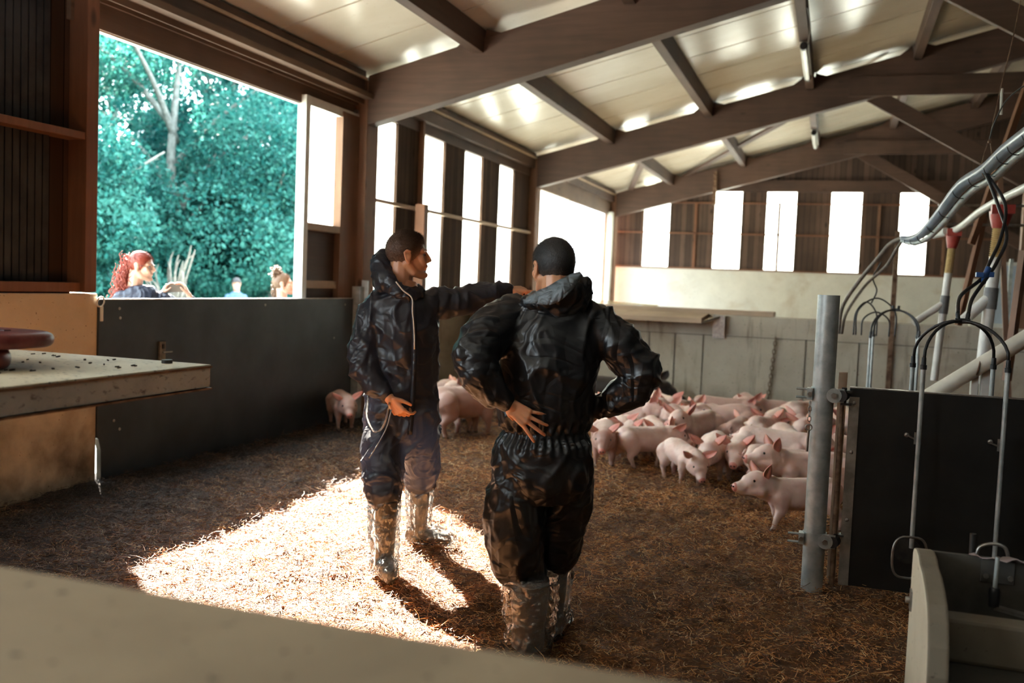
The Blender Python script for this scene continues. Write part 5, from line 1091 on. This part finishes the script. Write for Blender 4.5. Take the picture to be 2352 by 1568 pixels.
# ---------------------------------------------------------------- visitors outside the gate
def curls(M_, mat_, parent, n, seed, path, rad, length, nm='hair'):
    g = random.Random(seed); mb = MB()
    for i in range(n):
        u = g.random(); p = path[int(u * (len(path) - 1))] + Vector((g.gauss(0, rad), g.gauss(0, rad), g.gauss(0, rad))); pts = []
        a0 = g.uniform(0, 6.28); r_ = g.uniform(.006, .013)
        for k in range(9): pts.append(M_ @ (p + Vector((r_*cos(a0 + k*1.1), r_*sin(a0 + k*1.1), -length * k / 8))))
        mb.tube(pts, [.0032, .0036, .0036, .0034, .0032, .003, .0028, .0022, .001], 4)
    return mb.build(nm, mat_, parent, smooth=True)
W = thing('person', (0, 0, 0), 'woman with long red curly hair and glasses holding up a phone over the gate', 'person')
b = MB(); MH = head(b, (0, 0, 1.60), -112, -4, 1.0, 0)
loft(b, [((0, 0, .85), (.15, 0, 0), (0, .10, 0)), ((0, 0, 1.1), (.13, 0, 0), (0, .09, 0)), ((0, 0, 1.34), (.14, 0, 0), (0, .09, 0)), ((0, 0, 1.41), (.07, 0, 0), (0, .06, 0))])
hw1 = Vector((.155, .02, 1.375)); hw2 = Vector((.375, -.02, 1.375))
chain(b, [(-.15, 0, 1.34, .045), (-.02, .16, 1.16, .036), (hw1.x, hw1.y, hw1.z, .024)]); chain(b, [(.15, 0, 1.34, .045), (.42, .10, 1.20, .036), (hw2.x, hw2.y, hw2.z, .024)])
hand(b, hw1, (.45, .1, .85), (.85, .1, -.4), -1, (30, 34, 36, 38), (5, 1, -3, -7), (.7, .6, .4), .92); hand(b, hw2, (-.40, .1, .9), (-.85, .1, -.4), 1, (30, 34, 36, 38), (5, 1, -3, -7), (.7, .6, .4), .92)
chain(b, [(-.08, 0, .85, .08), (-.08, 0, .45, .055), (-.08, 0, .06, .04)]); chain(b, [(.08, 0, .85, .08), (.08, 0, .45, .055), (.08, 0, .06, .04)])
me = fuse(b, .0062, 2, .5); me.name = 'body'; me.materials.clear(); link('body', me, SKIN2, W, smooth=True)
b = MB(); loft(b, [((0, 0, .06), (.17, 0, 0), (0, .13, 0)), ((0, 0, .8), (.19, 0, 0), (0, .14, 0)), ((0, 0, 1.1), (.19, 0, 0), (0, .14, 0)), ((0, 0, 1.30), (.195, 0, 0), (0, .13, 0)), ((0, 0, 1.39), (.15, 0, 0), (0, .11, 0)), ((0, 0, 1.445), (.085, 0, 0), (0, .08, 0))], 26)
chain(b, [(-.15, 0, 1.33, .075), (-.03, .14, 1.19, .066), (.13, .03, 1.335, .046)]); chain(b, [(.15, 0, 1.33, .075), (.40, .09, 1.22, .066), (.385, -.0, 1.335, .048)]); chain(b, [(.40, .09, 1.24, .06), (.44, -.02, 1.30, .035)])
garment('jacket', b, CL_NAVY2, W, .009, lambda p, n: .012 * fold(p, (8, 8, 8), 41, .5) - .004, 3)
MHp = [Vector((0, -.05 - .05*math.sin(u*2), .08 - .40*u)) for u in np.linspace(0, 1, 24)]
hair(MH, HAIR_RED, W, 2500, 9, low=-.05, l=(.012, .02), fade=False); curls(MH, HAIR_RED, W, 520, 4, [Vector((0, -.10 - .04*math.sin(u*3), .07 - .38*u)) for u in np.linspace(0, 1, 24)], .042, .10, 'long_curls')
eyes(MH, W); mb = MB()
for s in (-1, 1): mb.tube([MH @ Vector((.031*s + .024*cos(a), .098 - .010*abs(cos(a)), .006 + .020*sin(a))) for a in np.linspace(0, 2*pi, 17)[:-1]], .0016, 6, closed=True); mb.tube([MH @ Vector((.056*s, .088, .008)), MH @ Vector((.082*s, .0, .012))], .0014, 6)
mb.build('glasses', mat('dark_glasses_frame', (.05, .03, .03), .3), W, smooth=True)
W.location = (-5.46, 6.50, -.035); W.rotation_euler.z = R(40)
ph = MB().box((-.078, -.0045, -.037), (.078, .0045, .037)).build('phone', mat('pale_phone', (.16, .14, .12), .25), bevel=.004, label='pale phone held sideways by the red-haired woman', cat='phone')
ph.location = W.matrix_basis @ Vector((.265, .01, 1.435)); ph.rotation_euler = (0, R(-4), R(40))
MB().ball((.060, .0048, .020), .006, 10, (1, .3, 1)).build('camera_lens', RUBBER, None) if False else None
def plainperson(label, hz, yaw, cl, skinm, hairm, loc, rz, bun=False, cap=False, seed=1):
    q = thing('person', (0, 0, 0), label, 'person'); b = MB(); MH = head(b, (0, 0, hz), yaw, 10 if bun else 0, .97)
    s_ = hz - 1.60; loft(b, [((0, 0, .85), (.14, 0, 0), (0, .10, 0)), ((0, 0, 1.34 + s_), (.14, 0, 0), (0, .09, 0)), ((0, 0, 1.42 + s_), (.07, 0, 0), (0, .06, 0))])
    for s in (-1, 1):
        chain(b, [(.15*s, 0, 1.33 + s_, .045), (.21*s, -.02, 1.06 + s_, .036), (.20*s, .06, .86 + s_, .026)]); hand(b, (.20*s, .06, .86 + s_), (0, .2, -1), (-s, 0, 0), s, (18, 20, 22, 24), (5, 1, -3, -7), (.6, .6, .3), .95)
        chain(b, [(.08*s, 0, .85, .08), (.08*s, 0, .45, .055), (.08*s, 0, .05, .045)]); chain(b, [(.08*s, 0, .05, .042), (.08*s, .13, .04, .036)])
    me = fuse(b, .0068, 2, .5); me.name = 'body'; me.materials.clear(); link('body', me, skinm, q, smooth=True)
    b = MB(); loft(b, [((0, 0, .75), (.18, 0, 0), (0, .13, 0)), ((0, 0, 1.1 + s_), (.175, 0, 0), (0, .13, 0)), ((0, 0, 1.30 + s_), (.19, 0, 0), (0, .125, 0)), ((0, 0, 1.38 + s_), (.15, 0, 0), (0, .11, 0)), ((0, 0, 1.44 + s_), (.08, 0, 0), (0, .075, 0))], 24)
    for s in (-1, 1): chain(b, [(.15*s, 0, 1.33 + s_, .07), (.215*s, -.02, 1.06 + s_, .06), (.205*s, .05, .92 + s_, .045)])
    garment('shirt', b, cl, q, .010, lambda p, n: .010 * fold(p, (8, 8, 7), 51 + seed, .5) - .003, 3)
    b = MB()
    for s in (-1, 1): chain(b, [(.08*s, 0, .82, .10), (.08*s, 0, .45, .08), (.08*s, 0, .10, .065)])
    garment('trousers', b, CL_NAVY2, q, .012, None, 3)
    hair(MH, hairm, q, 2500, seed, low=-.05, l=(.010, .02), fade=False); eyes(MH, q)
    if bun: curls(MH, hairm, q, 200, 6, [Vector((0, -.055, .150))] * 3, .024, .02, 'hair_bun'); curls(MH, hairm, q, 90, 8, [Vector((0, -.09, .02 - .12*u)) for u in np.linspace(0, 1, 9)], .02, .07, 'loose_strands')
    if cap:
        mb = MB(); T_ = lambda p: tuple(MH @ Vector(p)); t_ = MB().ball((0, 0, 0), 1, 20); mb.add([T_((x*.084, -.016 + y*.106, .045 + max(z, -.15)*.092)) for x, y, z in t_.v], t_.f)
        mb.add([T_((.070*sin(a), .075 + .07*cos(a)*.9 if abs(a) < 1.4 else .06, .042 + dz)) for dz in (0, .006) for a in np.linspace(-1.5, 1.5, 9)], [tuple(range(9))[::-1], tuple(range(9, 18))] + [(i, i+1, i+10, i+9) for i in range(8)])
        mb.build('cap', mat('grey_cap', (.05, .05, .055), .8), q, smooth='auto')
    q.location = loc; q.rotation_euler.z = R(rz); return q
plainperson('woman with blond hair tied up in a loose bun, turned right, behind the gate', 1.475, -88, CL_NAVY2, SKIN2, HAIR_BL, (-5.50, 8.72, -.035), 28, bun=True, seed=2)
plainperson('distant man in a blue shirt and grey cap beyond the gate, before the trees', 1.56, 175, CL_BLUE, SKIN2, HAIR_BR, (-11.34, 16.25, -.24), 30, cap=True, seed=3)
# ================================================================== LOOSE STRAW
def straw(n, seed, xr, yr, lr, wr, zj, pw=1.0):
    g = np.random.default_rng(seed); y = yr[0] + (yr[1] - yr[0]) * g.random(n) ** pw; x = g.uniform(*xr, n)
    # clumping: keep the straws where a lattice of random bumps is high
    gx = g.random((90, 120)); ix = ((x - xr[0]) / (xr[1] - xr[0]) * 88).astype(int); iy = ((y - yr[0]) / (yr[1] - yr[0]) * 118).astype(int)
    keep = gx[ix, iy] + g.random(n) * .9 > .55; x, y = x[keep], y[keep]; n = len(x)
    z = np.array([floor_h(a, b) for a, b in zip(x, y)]) + g.random(n) ** 1.7 * zj + .002
    th = g.uniform(0, 2*pi, n); el = g.normal(0, .28, n); l = g.uniform(*lr, n) * (.6 + .9 * g.random(n) ** 3); w_ = g.uniform(*wr, n)
    d = np.stack([np.cos(th)*np.cos(el), np.sin(th)*np.cos(el), np.sin(el)], 1); s_ = np.stack([-np.sin(th), np.cos(th), np.zeros(n)], 1); u = np.cross(d, s_)
    c = np.stack([x, y, z], 1); lift = np.maximum(0, .5*l*np.abs(d[:, 2]) * .8); c[:, 2] += lift
    bend = g.normal(0, .12, n)[:, None] * l[:, None]
    V = []
    for t, b in ((-.5, 0), (0, 1), (.5, 0)):
        p = c + d * (l*t)[:, None] + s_ * bend * b
        for k in range(3):
            a = 2*pi*k/3; V.append(p + s_ * (w_*.5*math.cos(a))[:, None] + u * (w_*.36*math.sin(a))[:, None])
    V = np.stack(V, 1).reshape(-1, 3); b = np.arange(n)[:, None] * 9; F = []
    for r_ in (0, 3):
        for k in range(3): F.append(b + [r_+k, r_+(k+1) % 3, r_+3+(k+1) % 3, r_+3+k])
    return V, np.concatenate(F, 1).reshape(-1, 4)
m = STRAW = mat('loose_straw_stalks', rough=.55); gi = N(m, 'ShaderNodeNewGeometry'); v = coords(m)
c = ramp(m, gi.outputs['Random Per Island'], [(0, (.10, .032, .010)), (.35, (.50, .165, .042)), (.60, (.80, .33, .085)), (.85, (.93, .52, .19)), (1, (.95, .74, .42))])
c = mixc(m, ramp(m, nz(m, v, 1.3, 5, .65), [(.46, (0, 0, 0)), (.70, (.7, .7, .7))]), c, (.045, .024, .013))
c = mixc(m, ramp(m, nz(m, v, 7, 3, .6), [(.50, (0, 0, 0)), (.62, (.72, .72, .72))]), c, (.05, .022, .010))
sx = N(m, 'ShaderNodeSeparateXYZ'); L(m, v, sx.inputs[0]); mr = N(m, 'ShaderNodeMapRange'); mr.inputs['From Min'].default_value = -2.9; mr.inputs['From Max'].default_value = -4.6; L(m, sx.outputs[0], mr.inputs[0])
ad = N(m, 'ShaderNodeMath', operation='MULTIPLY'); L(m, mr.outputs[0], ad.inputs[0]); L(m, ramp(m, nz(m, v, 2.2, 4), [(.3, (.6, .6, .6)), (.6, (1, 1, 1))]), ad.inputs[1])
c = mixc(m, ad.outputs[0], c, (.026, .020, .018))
L(m, c, P(m).inputs['Base Color'])
A = straw(250000, 1, (-4.95, 2.0), (1.1, 7.2), (.011, .036), (.0020, .0042), .030)
B = straw(90000, 2, (-4.95, 3.2), (6.5, 12.8), (.020, .05), (.0032, .006), .03)
D = straw(14000, 3, (-4.9, 1.5), (2.5, 8.5), (.05, .11), (.002, .004), .045)
V = []; F = []; k = 0
for a, b in (A, B, D): V.append(a); F.append(b + k); k += len(a)
me = np_mesh('loose_straw', np.concatenate(V), np.concatenate(F))
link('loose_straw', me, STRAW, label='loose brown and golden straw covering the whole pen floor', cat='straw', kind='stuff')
